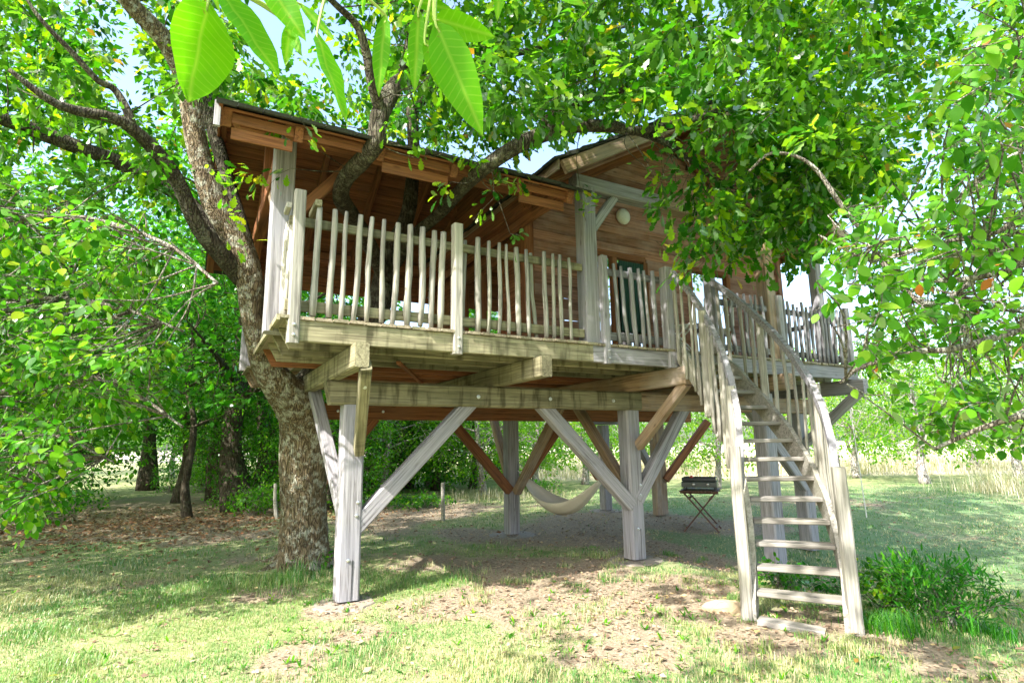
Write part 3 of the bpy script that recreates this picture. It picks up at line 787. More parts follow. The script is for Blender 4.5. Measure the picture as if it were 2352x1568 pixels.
roof = empty("terrace_roof", (-.3, RY0, RZ0), house)
for side in (0, 1):
    n = 17; L = (RYR - RY0)
    for i in range(n):
        y = RY0 + L * (i + .5) / n
        yy = y if side == 0 else 2 * RYR - y
        z = rz(y) + .03
        up = Vector((0, -TAN if side == 0 else TAN, 1))
        beam("roof_board", roof, (.02, yy, z), (3.56, yy, z), L / n / math.cos(math.atan(TAN)) - .006, .022, W_RED, up=up, b=.003)
    for x in (.05, .62, 1.35, 2.1, 2.85, 3.5):
        ya, yb = RY0 + .05, RYR
        if side: ya, yb = 2 * RYR - ya, RYR
        beam("rafter", roof, (x, ya, rz(ya) - .055), (x, yb, rz(yb) - .055), .075, .14, W_RED, b=.008, cut0=.05)
# eave boards between the rafter ends
for k_, (a, b_) in enumerate(((.09, .58), (.66, 1.31), (1.39, 2.06), (2.14, 2.81), (2.89, 3.46))):
    beam("fascia", roof, (a, RY0 + .05, RZ0 - .02), (b_, RY0 + .05, RZ0 - .02), .025, .085, W_RED, b=.004)
    if k_ % 2 == 0: beam("eave_board", roof, (a, RY0 + .10, RZ0 - .13), (b_, RY0 + .10, RZ0 - .13), .025, .10, W_RED, b=.004)
    beam("rafter_end", roof, (b_ + .04, RY0 + .005, RZ0 - .05), (b_ + .04, RY0 + .3, RZ0 + .10), .07, .13, W_RED, b=.006)
beam("barge_board", roof, (.0, RY0 - .02, RZ0 - .04), (.0, RYR, rz(RYR) - .04), .03, .2, W_RED, b=.005)
beam("barge_board", roof, (.0, 2 * RYR - RY0 + .02, RZ0 - .04), (.0, RYR, rz(RYR) - .04), .03, .2, W_RED, b=.005)
beam("barge_end", roof, (-.022, RY0 - .03, RZ0 - .16), (-.022, RY0 - .03, RZ0 + .06), .05, .035, W_GREY, up=(0, -1, 0), b=.005)
beam("ridge_beam", roof, (-.02, RYR, rz(RYR) - .12), (3.6, RYR, rz(RYR) - .12), .1, .2, W_RED, b=.01)
gw = empty('gable_wall', (3.5, RY0, 4.3), house)
z = 4.25
while z < 5.6:
    zz = z + .07; ya = max(RY0 + .15, RY0 + (zz + .07 - RZ0) / TAN); yb = 2 * RYR - ya
    if yb - ya > .2: beam('plank', gw, (3.47, ya, zz), (3.47, yb, zz), .03, .134, W_RED, up=(-.16, 0, 1), b=.006)
    z += .14
def shingles(parent, fx, name="shingle_cover"):
    """courses of split shingles, one solid each, joined"""
    g = Geo(); fx(g); o = g.build(name, M_SHINGLE, parent); o["kind"] = "stuff"; return o
def terrace_cover(g):
    n = 14; L = RYR - RY0 + .08
    for side in (0, 1):
        for i in range(n):
            y0 = RY0 - .11 + L * i / n; y1 = y0 + L / n * 1.6
            x = -.04
            while x < 3.55:
                w = random.uniform(.14, .3)
                a = (x + w / 2, y0 - random.uniform(0, .03), rz(RY0) + TAN * (y0 - RY0) + .072 + random.uniform(0, .012)); b = (x + w / 2, min(y1, RYR), rz(RY0) + TAN * (min(y1, RYR) - RY0) + .052)
                if side: a = (a[0], 2 * RYR - a[1], a[2]); b = (b[0], 2 * RYR - b[1], b[2])
                g.box(a, b, w - .008, .028, .003); x += w
shingles(roof, terrace_cover)

# cabin: walls of horizontal siding
CX0, CX1, CY0, CY1 = 3.62, 8.55, 6.1, 9.6
CXM, CZE = 6.15, 4.68
def cz(x): return CZE + TAN * (2.72 - abs(x - CXM))
wallF = empty("front_wall", (CX0, CY0, DZ), house)
PH_ = 0.148
door = (4.42, 5.62); win = (6.45, 7.35)
z = DZ + .03
while z < 6.1:
    zz = z + PH_ / 2
    half = 2.72 - (zz + .1 - CZE) / TAN
    xa, xb = max(CX0, CXM - half), min(CX1, CXM + half)
    if xb - xa < .3: break
    segs = [(xa, xb)]
    if zz < 4.2:
        cut = [door] + ([win] if zz > 2.7 else [])
        for c0, c1 in cut:
            segs = [s for a, b in segs for s in ((a, min(b, c0)), (max(a, c1), b)) if s[1] - s[0] > .05]
    for a, b in segs:
        beam("plank", wallF, (a, CY0 + random.uniform(-.006, .006), zz), (b, CY0, zz + random.uniform(-.006, .006)), .034, PH_ - .004, W_SIDE, up=(0, -.24, 1), b=.005, jit=.006)
    z += PH_
wallL = empty("side_wall", (CX0, CY1, DZ), house)
dl = (6.75, 8.1)
z = DZ + .03
while z < 4.75:
    zz = z + PH_ / 2
    for a, b in (((CY0, dl[0]), (dl[1], CY1)) if zz < 4.1 else ((CY0, CY1),)):
        beam("plank", wallL, (CX0, a, zz), (CX0, b, zz), .03, PH_ - .006, W_RED, up=(-.16, 0, 1), b=.006)
    z += PH_
wallR = empty("end_wall", (CX1, CY1, DZ), house)
z = DZ + .03
while z < 4.75:
    beam("plank", wallR, (CX1, CY0, z + PH_ / 2), (CX1, CY1, z + PH_ / 2), .03, PH_ - .006, W_SIDE, up=(.16, 0, 1), b=.006); z += PH_
wallB = empty("rear_wall", (CX0, CY1, DZ), house)
z = DZ + .03
while z < 4.75:
    for a, b in (((CX0, 6.55), (8.35, CX1)) if 3.45 < z + PH_ / 2 < 4.7 else ((CX0, CX1),)):
        beam("plank", wallB, (a, CY1, z + PH_ / 2), (b, CY1, z + PH_ / 2), .03, PH_ - .006, W_SIDE, b=.006)
    z += PH_
beam("floor_panel", house, (CX0, (CY0 + CY1) / 2, DZ + .01), (CX1, (CY0 + CY1) / 2, DZ + .01), CY1 - CY0 - .05, .012, W_TAN, b=.002)
for (x, y, m, w) in ((CX0 - .02, CY0 - .03, W_RED, .13), (CX1 + .02, CY0 - .03, W_SIDE, .1)):
    beam("corner_post", house, (x, y, DZ), (x, y, 4.72), w, w, m, up=(0, -1, 0), b=.01)
# glazed doors and windows
def glazing(parent_name, c0, c1, z0, z1, axis, plane, leaves=2, m=W_TAN, curtain=None, lab=None):
    e = empty(parent_name, (c0, plane, z0) if axis == 'x' else (plane, c0, z0), house)
    if lab: e["label"] = lab
    P = (lambda a, z, d=0: (a, plane + d, z)) if axis == 'x' else (lambda a, z, d=0: (plane + d, a, z))
    upv = (0, -1, 0) if axis == 'x' else (-1, 0, 0)
    for a in np.linspace(c0, c1, leaves + 1):
        beam("frame", e, P(a, z0), P(a, z1), .085, .085, m, up=upv, b=.008)
    beam("frame", e, P(c0, z1 + .0425), P(c1, z1 + .0425), .085, .085, m, b=.008)
    beam("frame", e, P(c0 + .0425, z0 + .06), P(c1 - .0425, z0 + .06), .07, .11, m, b=.008)
    for i in range(leaves):
        a = c0 + (c1 - c0) * i / leaves + .045; b = c0 + (c1 - c0) * (i + 1) / leaves - .045
        g = Geo(); g.box(P((a + b) / 2, z0 + .1, .012), P((a + b) / 2, z1, .012), b - a if axis == 'x' else .012, .012 if axis == 'x' else b - a, .001, up=(0, -1, 0)); g.build("pane", M_GLASS, e)
    return e
dF = glazing("glazed_door", door[0] + .03, door[1] - .03, DZ + .02, 4.12, 'x', CY0 - .005, 2, W_RED, lab="brown framed glazed door reflecting the sky")
glazing("window", win[0] + .03, win[1] - .03, DZ + .05, 4.12, 'x', CY0 - .005, 2, W_RED, lab="dark narrow glazed doorway right of the stairs")
glazing("glazed_door", dl[0] + .03, dl[1] - .03, DZ + .02, 4.05, 'y', CX0 - .005, 2, W_RED, lab="glazed door opening on to the covered terrace")
cu = Geo()
for i in range(14):
    x = 5.10 + i * .032
    cu.tube([(x, CY0 - .05 + .012 * (i % 2), DZ + .4), (x + .005, CY0 - .05 + .012 * (i % 2), 3.4), (x, CY0 - .05, 4.08)], [.02, .018, .016], 6)
cu.build("curtain", M_CURTAIN, house)
# cabin roof, ridge front to back
croof = empty("cabin_roof", (CXM, 5.05, CZE), house)
GY0, GY1 = 5.02, 10.1
for s in (-1, 1):
    n = 18
    for i in range(n):
        d = 2.72 * (i + .5) / n; x = CXM + s * d
        beam("roof_board", croof, (x, GY0, cz(x) + .03), (x, GY1, cz(x) + .03), 2.72 / n / math.cos(math.atan(TAN)) - .006, .022, W_SIDE, up=(s * TAN, 0, 1), b=.003)
    for y, m in ((GY0 - .015, W_TAN), (5.33, W_SIDE), (6.0, W_RED)):
        beam("rafter", croof, (CXM + s * 2.68, y, cz(CXM + 2.68) - .06), (CXM + s * .04, y, cz(CXM + .04) - .06), .06, .16, m, b=.008)
    for k in range(6):
        y = 5.3 + k * .9
        beam("rafter", croof, (CXM + s * 2.72, y, cz(CXM + 2.72) - .05), (CXM + s * 2.3, y, cz(CXM + 2.3) - .05), .06, .12, W_RED, b=.008)
    beam("fascia", croof, (CXM + s * 2.735, GY0, CZE + .0), (CXM + s * 2.735, GY1, CZE + .0), .025, .14, W_TAN, b=.005)
beam("ridge_beam", croof, (CXM, GY0 + .04, cz(CXM) - .14), (CXM, GY1, cz(CXM) - .14), .1, .2, W_RED, b=.01)
def cabin_cover(g):
    n = 14
    for s in (-1, 1):
        for i in range(n):
            d0 = 2.80 * (1 - i / n); d1 = max(0, d0 - 2.80 / n * 1.6)
            y = GY0 - .06
            while y < GY1:
                w = random.uniform(.16, .3)
                za = CZE + TAN * (2.72 - d0)
                g.box((CXM + s * (d0 + random.uniform(0, .03)), y + w / 2, za + .068 + random.uniform(0, .012)), (CXM + s * d1, y + w / 2, CZE + TAN * (2.72 - d1) + .052), w - .008, .028, .003); y += w
shingles(croof, cabin_cover)
beam("plate", house, (3.80, 5.30, 4.66), (5.15, 5.30, 4.66), .17, .17, W_GREY, b=.012)
beam("plate", house, (5.152, 5.30, 4.66), (8.6, 5.30, 4.66), .17, .17, W_TAN, b=.012)
beam("brace", house, (4.02, 5.30, 4.05), (4.42, 5.30, 4.58), .09, .11, W_GREY, b=.01)
beam("brace", house, (7.18, 5.32, 4.05), (6.8, 5.30, 4.58), .09, .11, W_TAN, b=.01)
lp = ony(1432, 497, CY0 - .06)
g = Geo(); g.lathe([(.115, 0), (.12, .02), (.11, .05), (.08, .075), (.03, .09), (.001, .092)], 20, frame_mat(lp + np.array([0, .03, 0]), (1, 0, 0), (0, -1, 0)))
g.build("wall_lamp", M_LAMP, house, smooth=True)

# concrete pads
for (x, y, r, lab) in ((1.44, 6.16, .33, "flat round concrete pad under the near left post"), (5.27, 6.22, .40, "flat concrete pad under the middle front post"),
                  (4.98, 9.1, .46, "flat concrete pad under the post left of the hammock"), (8.48, 10.95, .42, "flat concrete pad under the farthest post beyond the hammock"),
                  (7.06, 5.44, .35, "flat concrete pad under the post behind the staircase")):
    g = Geo(); z = float(gz(x, y))
    n = 26
    rr = [r * random.uniform(.93, 1.05) for _ in range(n)]
    V = []; F = []
    for q, (s, h) in enumerate(((1.0, -.08), (1.0, -.03), (.9, .012))):
        for k_ in range(n): V.append((s * rr[k_] * math.cos(k_ * 2 * math.pi / n), s * rr[k_] * math.sin(k_ * 2 * math.pi / n), h))
    for q in range(2):
        for k_ in range(n): F.append((q * n + k_, q * n + (k_ + 1) % n, (q + 1) * n + (k_ + 1) % n, (q + 1) * n + k_))
    F.append(tuple(2 * n + k_ for k_ in range(n)))
    tag(mesh_obj("concrete_pad", V, F, M_CONC, None, Matrix.Translation((x, y, z))), lab, "footing", "concrete pads under the posts")

# ------------------------------------------------------------------ staircase (curves as it comes down)
st = empty("staircase", (4.55, 3.35, 0), label="weathered open tread wooden staircase with stake balustrades, curving down from the deck", cat="stairs")
S0, S1, S2 = np.array([5.53, 5.16]), np.array([5.66, 3.93]), np.array([4.58, 3.36])
_t = np.linspace(0, 1, 200)
_c = ((1 - _t) ** 2)[:, None] * S0 + (2 * _t * (1 - _t))[:, None] * S1 + (_t ** 2)[:, None] * S2
_l = np.concatenate([[0], np.cumsum(np.linalg.norm(np.diff(_c, axis=0), axis=1))]); SL = _l[-1]
def sc_(q):
    """point and sideways direction (towards the right-hand side seen going up) at fraction q of the run from the top"""
    q_ = np.clip(q, -.03, 1.05)
    tt = np.interp(min(max(q_, 0), 1) * SL, _l, _t)
    d = 2 * (1 - tt) * (S1 - S0) + 2 * tt * (S2 - S1); d /= np.linalg.norm(d)
    p = (1 - tt) ** 2 * S0 + 2 * tt * (1 - tt) * S1 + tt ** 2 * S2
    if q_ > 1: p = p + d * (q_ - 1) * SL
    if q_ < 0: p = p + d * q_ * SL
    return p, np.array([-d[1], d[0]])
HALF = 0.36
NT = 14
def sz(q): return DZ * (1 - q)
def side_pt(q, s, z, off=0.0):
    p, w = sc_(q); p = p + w * (s * (HALF + off)); return np.array([p[0], p[1], z])
for s in (-1, 1):
    # curved stringer
    qs = np.linspace(-.02, 1.0, 26); V = []; F = []
    for i, q in enumerate(qs):
        zt = sz(q) + .16 + .012 * math.sin(i * 1.9); zb = sz(q) - .15
        if i == len(qs) - 1: zb = 0.0
        zb = max(zb, 0.0)
        for off, z in ((-.025, zb), (.025, zb), (.025, zt), (-.025, zt)):
            V.append(side_pt(q, s, z, off * s))
    for i in range(len(qs) - 1):
        for k_ in range(4): F.append((i * 4 + k_, i * 4 + (k_ + 1) % 4, (i + 1) * 4 + (k_ + 1) % 4, (i + 1) * 4 + k_))
    F += [(0, 1, 2, 3), (len(qs) * 4 - 1, len(qs) * 4 - 2, len(qs) * 4 - 3, len(qs) * 4 - 4)]
    inv = Matrix.Translation((-4.55, -3.35, 0))
    mesh_obj("stringer", [inv @ Vector(tuple(v)) for v in V], F, W_PALE, st, WORLD[st.name])
    # newels
    for q, z0, zt, w in ((.985, 0.0, 1.32, .10), (.62, sz(.62) - .12, sz(.62) + 1.10, .085), (.27, sz(.27) - .12, sz(.27) + 1.10, .085)):
        p = side_pt(q, s, 0, .055)
        zt_ = zt + (.18 if (q > .9 and s < 0) else 0)
        beam("newel_post", st, (p[0], p[1], max(z0, float(gz(p[0], p[1])) - .02)), (p[0], p[1], zt_), w, w, W_PALE, up=(0.7, -.7, 0), b=.014, jit=.004)
    if s == -1 or s == 1:
        p = side_pt(.93, s, 0, .06); beam("newel_post", st, (p[0], p[1], -.03), (p[0], p[1], 1.28), .085, .07, W_PALE, up=(.7, -.7, 0), b=.012, jit=.004)
    # handrail in bent segments
    qs = np.linspace(0.0, .97, 9)
    Pq = [side_pt(q, s, sz(q) + 1.0 + .08 * min(1, q * 6), .03) for q in qs]
    V = []; F = []
    for P_ in Pq:
        _, w = sc_(qs[len(V) // 4])
        for off, dz in ((-.03, -.05), (.03, -.05), (.03, .05), (-.03, .05)): V.append((P_[0] + w[0] * off, P_[1] + w[1] * off, P_[2] + dz))
    for i in range(len(Pq) - 1):
        for k_ in range(4): F.append((i * 4 + k_, i * 4 + (k_ + 1) % 4, (i + 1) * 4 + (k_ + 1) % 4, (i + 1) * 4 + k_))
    F += [(0, 1, 2, 3), (len(V) - 1, len(V) - 2, len(V) - 3, len(V) - 4)]
    mesh_obj("handrail", [inv @ Vector(tuple(v)) for v in V], F, W_GREY, st, WORLD[st.name])
    nP = 16
    for i in range(nP):
        q = .035 + .885 * (i + random.uniform(-.2, .2)) / (nP - 1)
        z0 = sz(q) - random.uniform(.06, .2); zt = sz(q) + .98 + .08 * min(1, q * 6)
        a = side_pt(q, s, z0, .055 + random.uniform(-.006, .01)); b = side_pt(q + random.uniform(-.008, .008), s, zt, .06)
        picket(st, a, b, W_PALE, random.choice((.017, .019, .022)))
for k_ in range(1, NT):
    q = 1 - (k_ * DZ / NT + .02) / DZ
    a = side_pt(q, -1, DZ * (1 - q), -.03); b = side_pt(q, 1, DZ * (1 - q), -.03)
    beam("tread", st, a, b, .19, .042, W_TREAD, b=.008, jit=.002)
a = side_pt(1.02, -1, .02, -.05); b = side_pt(1.02, 1, .0, -.16)
beam("tread", st, a, b, .16, .05, W_TREAD, b=.008)
# ------------------------------------------------------------------ the oak
def limb(pts):
    """pts: (px, py, depth plane Y, radius) -> world path"""
    return [ony(a, b, Y) for a, b, Y, r in pts], [r for *_, r in pts]
oak = empty("oak_tree", (1.38, 8.2, 0), label="big lichened oak growing up through the deck and spreading over the cabin", cat="tree")
oak_nodes = []
def add_limb(name, pts, sides=12, wob=.10, parent=oak, mat=None, world=None, nodes=None, label=None, ridges=0):
    mat = mat or (B_OAK if name == 'trunk' else B_LIMB)
    P, R = limb(pts) if world is None else world
    P, R = smooth_path(P, R, 7 if not ridges else 14)
    V, F = tube(P, R, sides, wob, len(P) + sides, ridges=ridges)
    inv = WORLD[parent.name].inverted()
    o = mesh_obj(name, [inv @ Vector(tuple(v)) for v in V], F, mat, parent, WORLD[parent.name], True)
    if label: o["label"] = label
    if nodes is not None: nodes.extend(P[::3])
    return o
base = onz(697, 1292)
add_limb("trunk", [(700, 1320, 8.25, .44), (699, 1282, 8.2, .345), (698, 1240, 8.2, .295), (697, 1180, 8.15, .28), (697, 1080, 8.1, .28), (698, 1000, 8.05, .288), (682, 932, 7.9, .285), (642, 885, 7.7, .225),
                   (614, 845, 7.6, .185), (593, 780, 7.45, .145), (580, 700, 7.35, .15), (570, 620, 7.25, .145), (538, 540, 7.2, .158), (500, 476, 7.15, .14), (470, 400, 7.1, .125), (452, 330, 7.05, .115), (440, 260, 7.0, .108), (424, 180, 7.0, .105), (375, 90, 6.8, .10), (300, 10, 6.6, .09), (200, -120, 6.3, .08)], 44, .09, nodes=None, ridges=.05)
gg = Geo()
for k in range(6):
    a = k * 1.05 + .4; b0 = onz(699, 1290); dv = np.array([math.cos(a), math.sin(a), 0])
    Pp, Rr = smooth_path([b0 + dv * .16 + [0, 0, .32], b0 + dv * .29 + [0, 0, .10], b0 + dv * .46 + [0, 0, .0], b0 + dv * .8 + [0, 0, -.07]], [.10, .10, .07, .03], 4)
    gg.tube(Pp, Rr, 8, wob=.1, seed=k)
gg.build("roots", B_OAK, oak, smooth=True)
for q in ((450, 290), (428, 190), (375, 90), (300, 10), (200, -120)): oak_nodes.append(ony(*q, 7.0))
add_limb("branch", [(580, 690, 7.4, .10), (562, 560, 7.5, .11), (530, 440, 7.6, .085), (500, 330, 7.7, .085), (470, 230, 7.9, .085), (430, 120, 8.0, .07), (460, -60, 8, .05)], 10, nodes=oak_nodes)
add_limb("branch", [(545, 625, 7.3, .12), (510, 587, 7.1, .10), (455, 520, 6.9, .085), (408, 415, 6.7, .075), (360, 350, 6.5, .075), (300, 293, 6.3, .065), (252, 269, 6.2, .055), (174, 254, 6.1, .045), (110, 228, 6.0, .035), (20, 160, 5.9, .02)], 10, nodes=oak_nodes)
add_limb("branch", [(303, 297, 6.3, .05), (292, 255, 6.3, .04), (262, 205, 6.3, .034), (225, 185, 6.2, .03), (165, 120, 6.1, .026), (90, 40, 6.0, .02), (40, -40, 6, .012)], 8, nodes=oak_nodes)
add_limb("branch", [(560, 640, 7.3, .13), (500, 575, 7.4, .09), (440, 470, 7.6, .085), (345, 412, 7.6, .085), (255, 366, 7.5, .08), (190, 343, 7.4, .08), (110, 312, 7.3, .08), (40, 285, 7.2, .075), (-60, 250, 7, .06)], 10, nodes=oak_nodes)
# stem that goes through the terrace and the roof
add_limb("branch", [(672, 940, 8.0, .20), (690, 890, 7.95, .17), (735, 850, 7.8, .15), (800, 800, 7.6, .15), (862, 720, 7.5, .155), (880, 650, 7.45, .15), (900, 580, 7.4, .14), (935, 500, 7.4, .11), (945, 430, 7.4, .10), (950, 330, 7.4, .09), (945, 250, 7.4, .08)], 12, nodes=None)
add_limb("branch", [(885, 640, 7.4, .11), (850, 565, 7.0, .10), (812, 500, 6.5, .085), (783, 450, 5.9, .085), (797, 405, 5.5, .085), (835, 366, 5.1, .08), (863, 330, 4.88, .08), (872, 270, 4.85, .085), (885, 240, 4.9, .085), (915, 180, 5.0, .07), (940, 120, 5.1, .06), (945, 60, 5.1, .05), (990, -40, 5.2, .04)], 10, .14, nodes=oak_nodes)
add_limb("branch", [(876, 262, 4.85, .06), (855, 190, 4.7, .05), (842, 125, 4.6, .042), (820, 60, 4.5, .035), (770, 10, 4.4, .028), (700, -60, 4.2, .02)], 8, nodes=oak_nodes)
add_limb("branch", [(905, 600, 7.35, .10), (960, 535, 6.6, .075), (1010, 490, 6.0, .075), (1062, 432, 5.3, .075), (1110, 388, 4.8, .07), (1175, 345, 4.6, .075), (1240, 312, 4.55, .075), (1310, 290, 4.5, .07), (1400, 290, 4.4, .065), (1460, 300, 4.3, .05), (1560, 285, 4.2, .045), (1700, 240, 4.1, .04), (1830, 200, 4.0, .03)], 10, .14, nodes=oak_nodes)
add_limb("branch", [(1240, 312, 4.55, .045), (1260, 270, 4.4, .04), (1350, 230, 4.3, .035), (1500, 190, 4.2, .03), (1640, 150, 4.0, .02)], 8, nodes=oak_nodes)
add_limb("branch", [(1440, 296, 4.35, .04), (1530, 330, 4.3, .035), (1600, 380, 4.3, .028), (1660, 430, 4.3, .02)], 7, nodes=oak_nodes)
add_limb("branch", [(945, 260, 7.4, .07), (1010, 190, 7.2, .06), (1100, 140, 7.0, .05), (1200, 120, 6.8, .045), (1320, 90, 6.6, .035), (1440, 60, 6.5, .025)], 8, nodes=oak_nodes)
add_limb("branch", [(1690, 210, 5.2, .055), (1790, 160, 5.3, .06), (1860, 150, 5.4, .05), (1960, 120, 5.4, .04), (2080, 90, 5.3, .03)], 8, nodes=oak_nodes)
add_limb("branch", [(1690, 200, 5.2, .03), (1720, 240, 5.2, .04), (1790, 280, 5.2, .045), (1850, 310, 5.1, .04)], 8, nodes=oak_nodes)
add_limb("branch", [(1795, 150, 5.3, .035), (1800, 60, 5.3, .025), (1770, -20, 5.3, .02)], 7, nodes=oak_nodes)

def in_house(P, pad=.25):
    x, y, z = P.T
    rt = np.where(x < 3.5, RZ0 + TAN * (np.minimum(y, 2 * RYR - y) - RY0), np.where(x < 9, CZE + TAN * (2.72 - np.abs(x - CXM)), 0))
    return (x > -.35) & (x < 9.1) & (y > 4.98) & (y < 10.2) & (z < rt + .1 + pad) & (z > 2.0)
def wedge(x0, x1, y0, y1, d0, d1, n, hole=None):
    out = []
    while len(out) < n:
        x, y = rng.uniform(x0, x1), rng.uniform(y0, y1)
        d = (rng.uniform(d0 ** 2, d1 ** 2)) ** .5
        if hole and not hole(x, y): continue
        out.append(at(x, y, d))
    P = np.array(out)
    return P[~in_house(P)]
def clumpy(seed, thr, s=.006):
    return lambda x, y: vnoise(x, y, s, seed) * .7 + vnoise(x, y, s * 2.3, seed + 9) * .3 > thr
cenN = [wedge(-300, 520, -320, 470, 5.4, 8.0, 240, clumpy(1, .42)),
        wedge(420, 1250, -320, 320, 5.5, 8.0, 230, clumpy(2, .40)),
        wedge(880, 1350, -300, 270, 4.6, 7.0, 130, clumpy(3, .45)),
        wedge(1150, 1900, -320, 330, 4.4, 7.5, 420, lambda x, y: y < np.interp(x, [1150, 1200, 1500, 1600], [280, 235, 250, 340]) and clumpy(4, .27)(x, y)),
        wedge(1800, 2550, -320, 430, 4.8, 7.5, 330, clumpy(5, .33)),
        wedge(1650, 2050, 280, 570, 5.2, 6.8, 90, clumpy(6, .40))]
cenF = [wedge(-350, 560, -350, 480, 7.5, 13, 560, clumpy(1, .36)),
        wedge(420, 1300, -350, 330, 8, 14, 440, clumpy(2, .39)),
        wedge(1150, 1950, -350, 300, 7.5, 12, 420, clumpy(4, .27)),
        wedge(60, 430, -120, 270, 7.5, 12, 70), wedge(690, 960, -80, 300, 7, 12, 60),
        wedge(1800, 2600, -350, 430, 7.5, 13, 330, clumpy(5, .40)),
        wedge(1860, 2650, 380, 860, 9, 14, 200, lambda x, y: not (x < 1920 and y > 590) and clumpy(7, .38)(x, y))]
oak_c = np.vstack(cenN)
P, D, Nn, Sz, TW = sprays(oak_c, 27, .40, .125, droop=.5)
foliage = data_obj("foliage", leaves_mesh("foliage", P, D, Nn, Sz, 'lobed', L_OAK), oak, Matrix.Identity(4)); foliage["kind"] = "stuff"
g = Geo(); twig_geo(g, TW[::2], .0045, oak_nodes, .8)
P, D, Nn, Sz, TW = sprays(np.vstack(cenF), 30, .5, .145, droop=.45)
fo1 = data_obj("foliage", leaves_mesh("foliage", P, D, Nn, Sz, 'simple', L_OAK), oak, Matrix.Identity(4)); fo1["kind"] = "stuff"
# crown above and beyond the frame, which shades the cabin
top = []
for _ in range(300):
    a = rng.uniform(0, 6.283); r = 6.0 * rng.random() ** .5
    top.append([1.5 + r * math.cos(a) * 1.15, 8.0 + r * math.sin(a), 7.6 + 3.4 * (1 - (r / 6.0) ** 2) * rng.uniform(.35, 1.0) - .3 * r * rng.random() ** 3])
top = np.array(top)
px, py, pz = proj(top)
top = top[~((pz > .3) & (py > -150) & (px > -300) & (px < 2650))]
P2, D2, N2, S2_, TW2 = sprays(top, 22, .6, .17, droop=.3)
fo2 = data_obj("foliage", leaves_mesh("foliage", P2, D2, N2, S2_, 'simple', L_OAK), oak, Matrix.Identity(4)); fo2["kind"] = "stuff"
# drooping sprays in front of the gable: leaves big enough to pick apart
def hang_mask(x, y):
    edge = np.interp(x, [1330, 1400, 1480, 1520, 1560, 1640, 1700, 1760, 1850], [260, 270, 320, 520, 650, 590, 610, 640, 600])
    gap = (abs(x - 1425) < 65 and 395 < y < 600)
    return y < edge and not gap
hang = wedge(1340, 1900, 300, 650, 5.2, 6.35, 120, hang_mask)
small = [(560, 400), (600, 420), (530, 430), (640, 410), (505, 395), (1130, 440), (1110, 480), (1165, 420), (1185, 540), (1345, 440), (1350, 475), (890, 300), (1020, 440), (960, 335), (1010, 350), (1060, 352), (1105, 372), (1150, 392), (1192, 405), (640, 292), (700, 305), (980, 345), (1085, 362), (520, 500), (545, 560), (1700, 600), (1740, 625)]
smc = np.array([ony(a, b, 4.7 if a > 650 else 5.3) for a, b in small])
P, D, Nn, Sz, TW = sprays(hang, 13, .34, .13, droop=.9)
leaf_objects(oak, P[:290], D[:290], Nn[:290] + np.array([-.2, -.7, 0]), Sz[:290], 'oak', L_OAK)
if len(P) > 290:
    fo3 = data_obj("foliage", leaves_mesh("foliage", P[290:], D[290:], Nn[290:], Sz[290:], 'oak', L_OAK), oak, Matrix.Identity(4)); fo3["kind"] = "stuff"
twig_geo(g, TW, .003, oak_nodes, .9)
P, D, Nn, Sz, TW = sprays(smc, 11, .22, .10, droop=.7)
fo4 = data_obj("foliage", leaves_mesh("foliage", P, D, Nn, Sz, 'oak', L_OAK), oak, Matrix.Identity(4)); fo4["kind"] = "stuff"
twig_geo(g, TW, .003, oak_nodes, .8)
tw_o = g.build("twigs", B_LIMB, oak); tw_o["kind"] = "stuff"

# ------------------------------------------------------------------ hazel on the left, branches sweeping down
hz_b = np.array([-4.6, 6.4, 0.0])
hazel = empty("hazel_tree", hz_b, label="bright leafy hazel at the left edge with long drooping branches", cat="tree")
hz_nodes = []
for i, (pts, r) in enumerate([([(-420, 1250), (-330, 950), (-150, 760), (60, 690), (250, 700), (420, 760)], .05), ([(-420, 1250), (-250, 1060), (-60, 930), (150, 860), (300, 900), (420, 980)], .045),
                    ([(-420, 1250), (-300, 1100), (-60, 1010), (120, 1000), (260, 1060)], .04), ([(-420, 1250), (-380, 900), (-250, 640), (-40, 520), (180, 500), (380, 560), (500, 650)], .05), ([(-420, 1250), (-260, 1130), (-20, 1080), (110, 1120)], .03)]):
    Pw = [hz_b + np.array([.1 * i, 0, 0])] + [at(a, b, 6.6 - .25 * k - .1 * i) for k, (a, b) in enumerate(pts[1:])]
    Rw = [r * (1 - .75 * k / (len(pts) - 1)) for k in range(len(pts))]
    add_limb("branch" if i else "trunk", None, 8, .1, hazel, B_APPLE, (Pw, Rw), hz_nodes)
def hz_ok(x, y):
    e = np.interp(y, [380, 480, 560, 700, 800, 900, 1000, 1080, 1200], [430, 500, 540, 560, 520, 440, 330, 230, 150])
    return x < e - 40 and clumpy(8, .24, .007)(x, y)
hz_c = np.vstack([wedge(-260, 560, 400, 1190, 4.6, 7.4, 640, hz_ok)])
P, D, Nn, Sz, TW = sprays(hz_c, 26, .36, .085, droop=.7)
Nn = Nn + np.array([-.2, -.3, 0])
dd = (P - EYE) @ FW; order = np.argsort(dd); near = order[:260]; rest = order[260:]
leaf_objects(hazel, P[near], D[near], Nn[near], Sz[near], 'round', L_HAZEL)
o = data_obj("foliage", leaves_mesh("foliage", P[rest], D[rest], Nn[rest], Sz[rest], 'oval', L_HAZEL), hazel, Matrix.Identity(4)); o["kind"] = "stuff"
g = Geo(); twig_geo(g, TW, .005, hz_nodes, 1.1); o = g.build("twigs", B_APPLE, hazel); o["kind"] = "stuff"

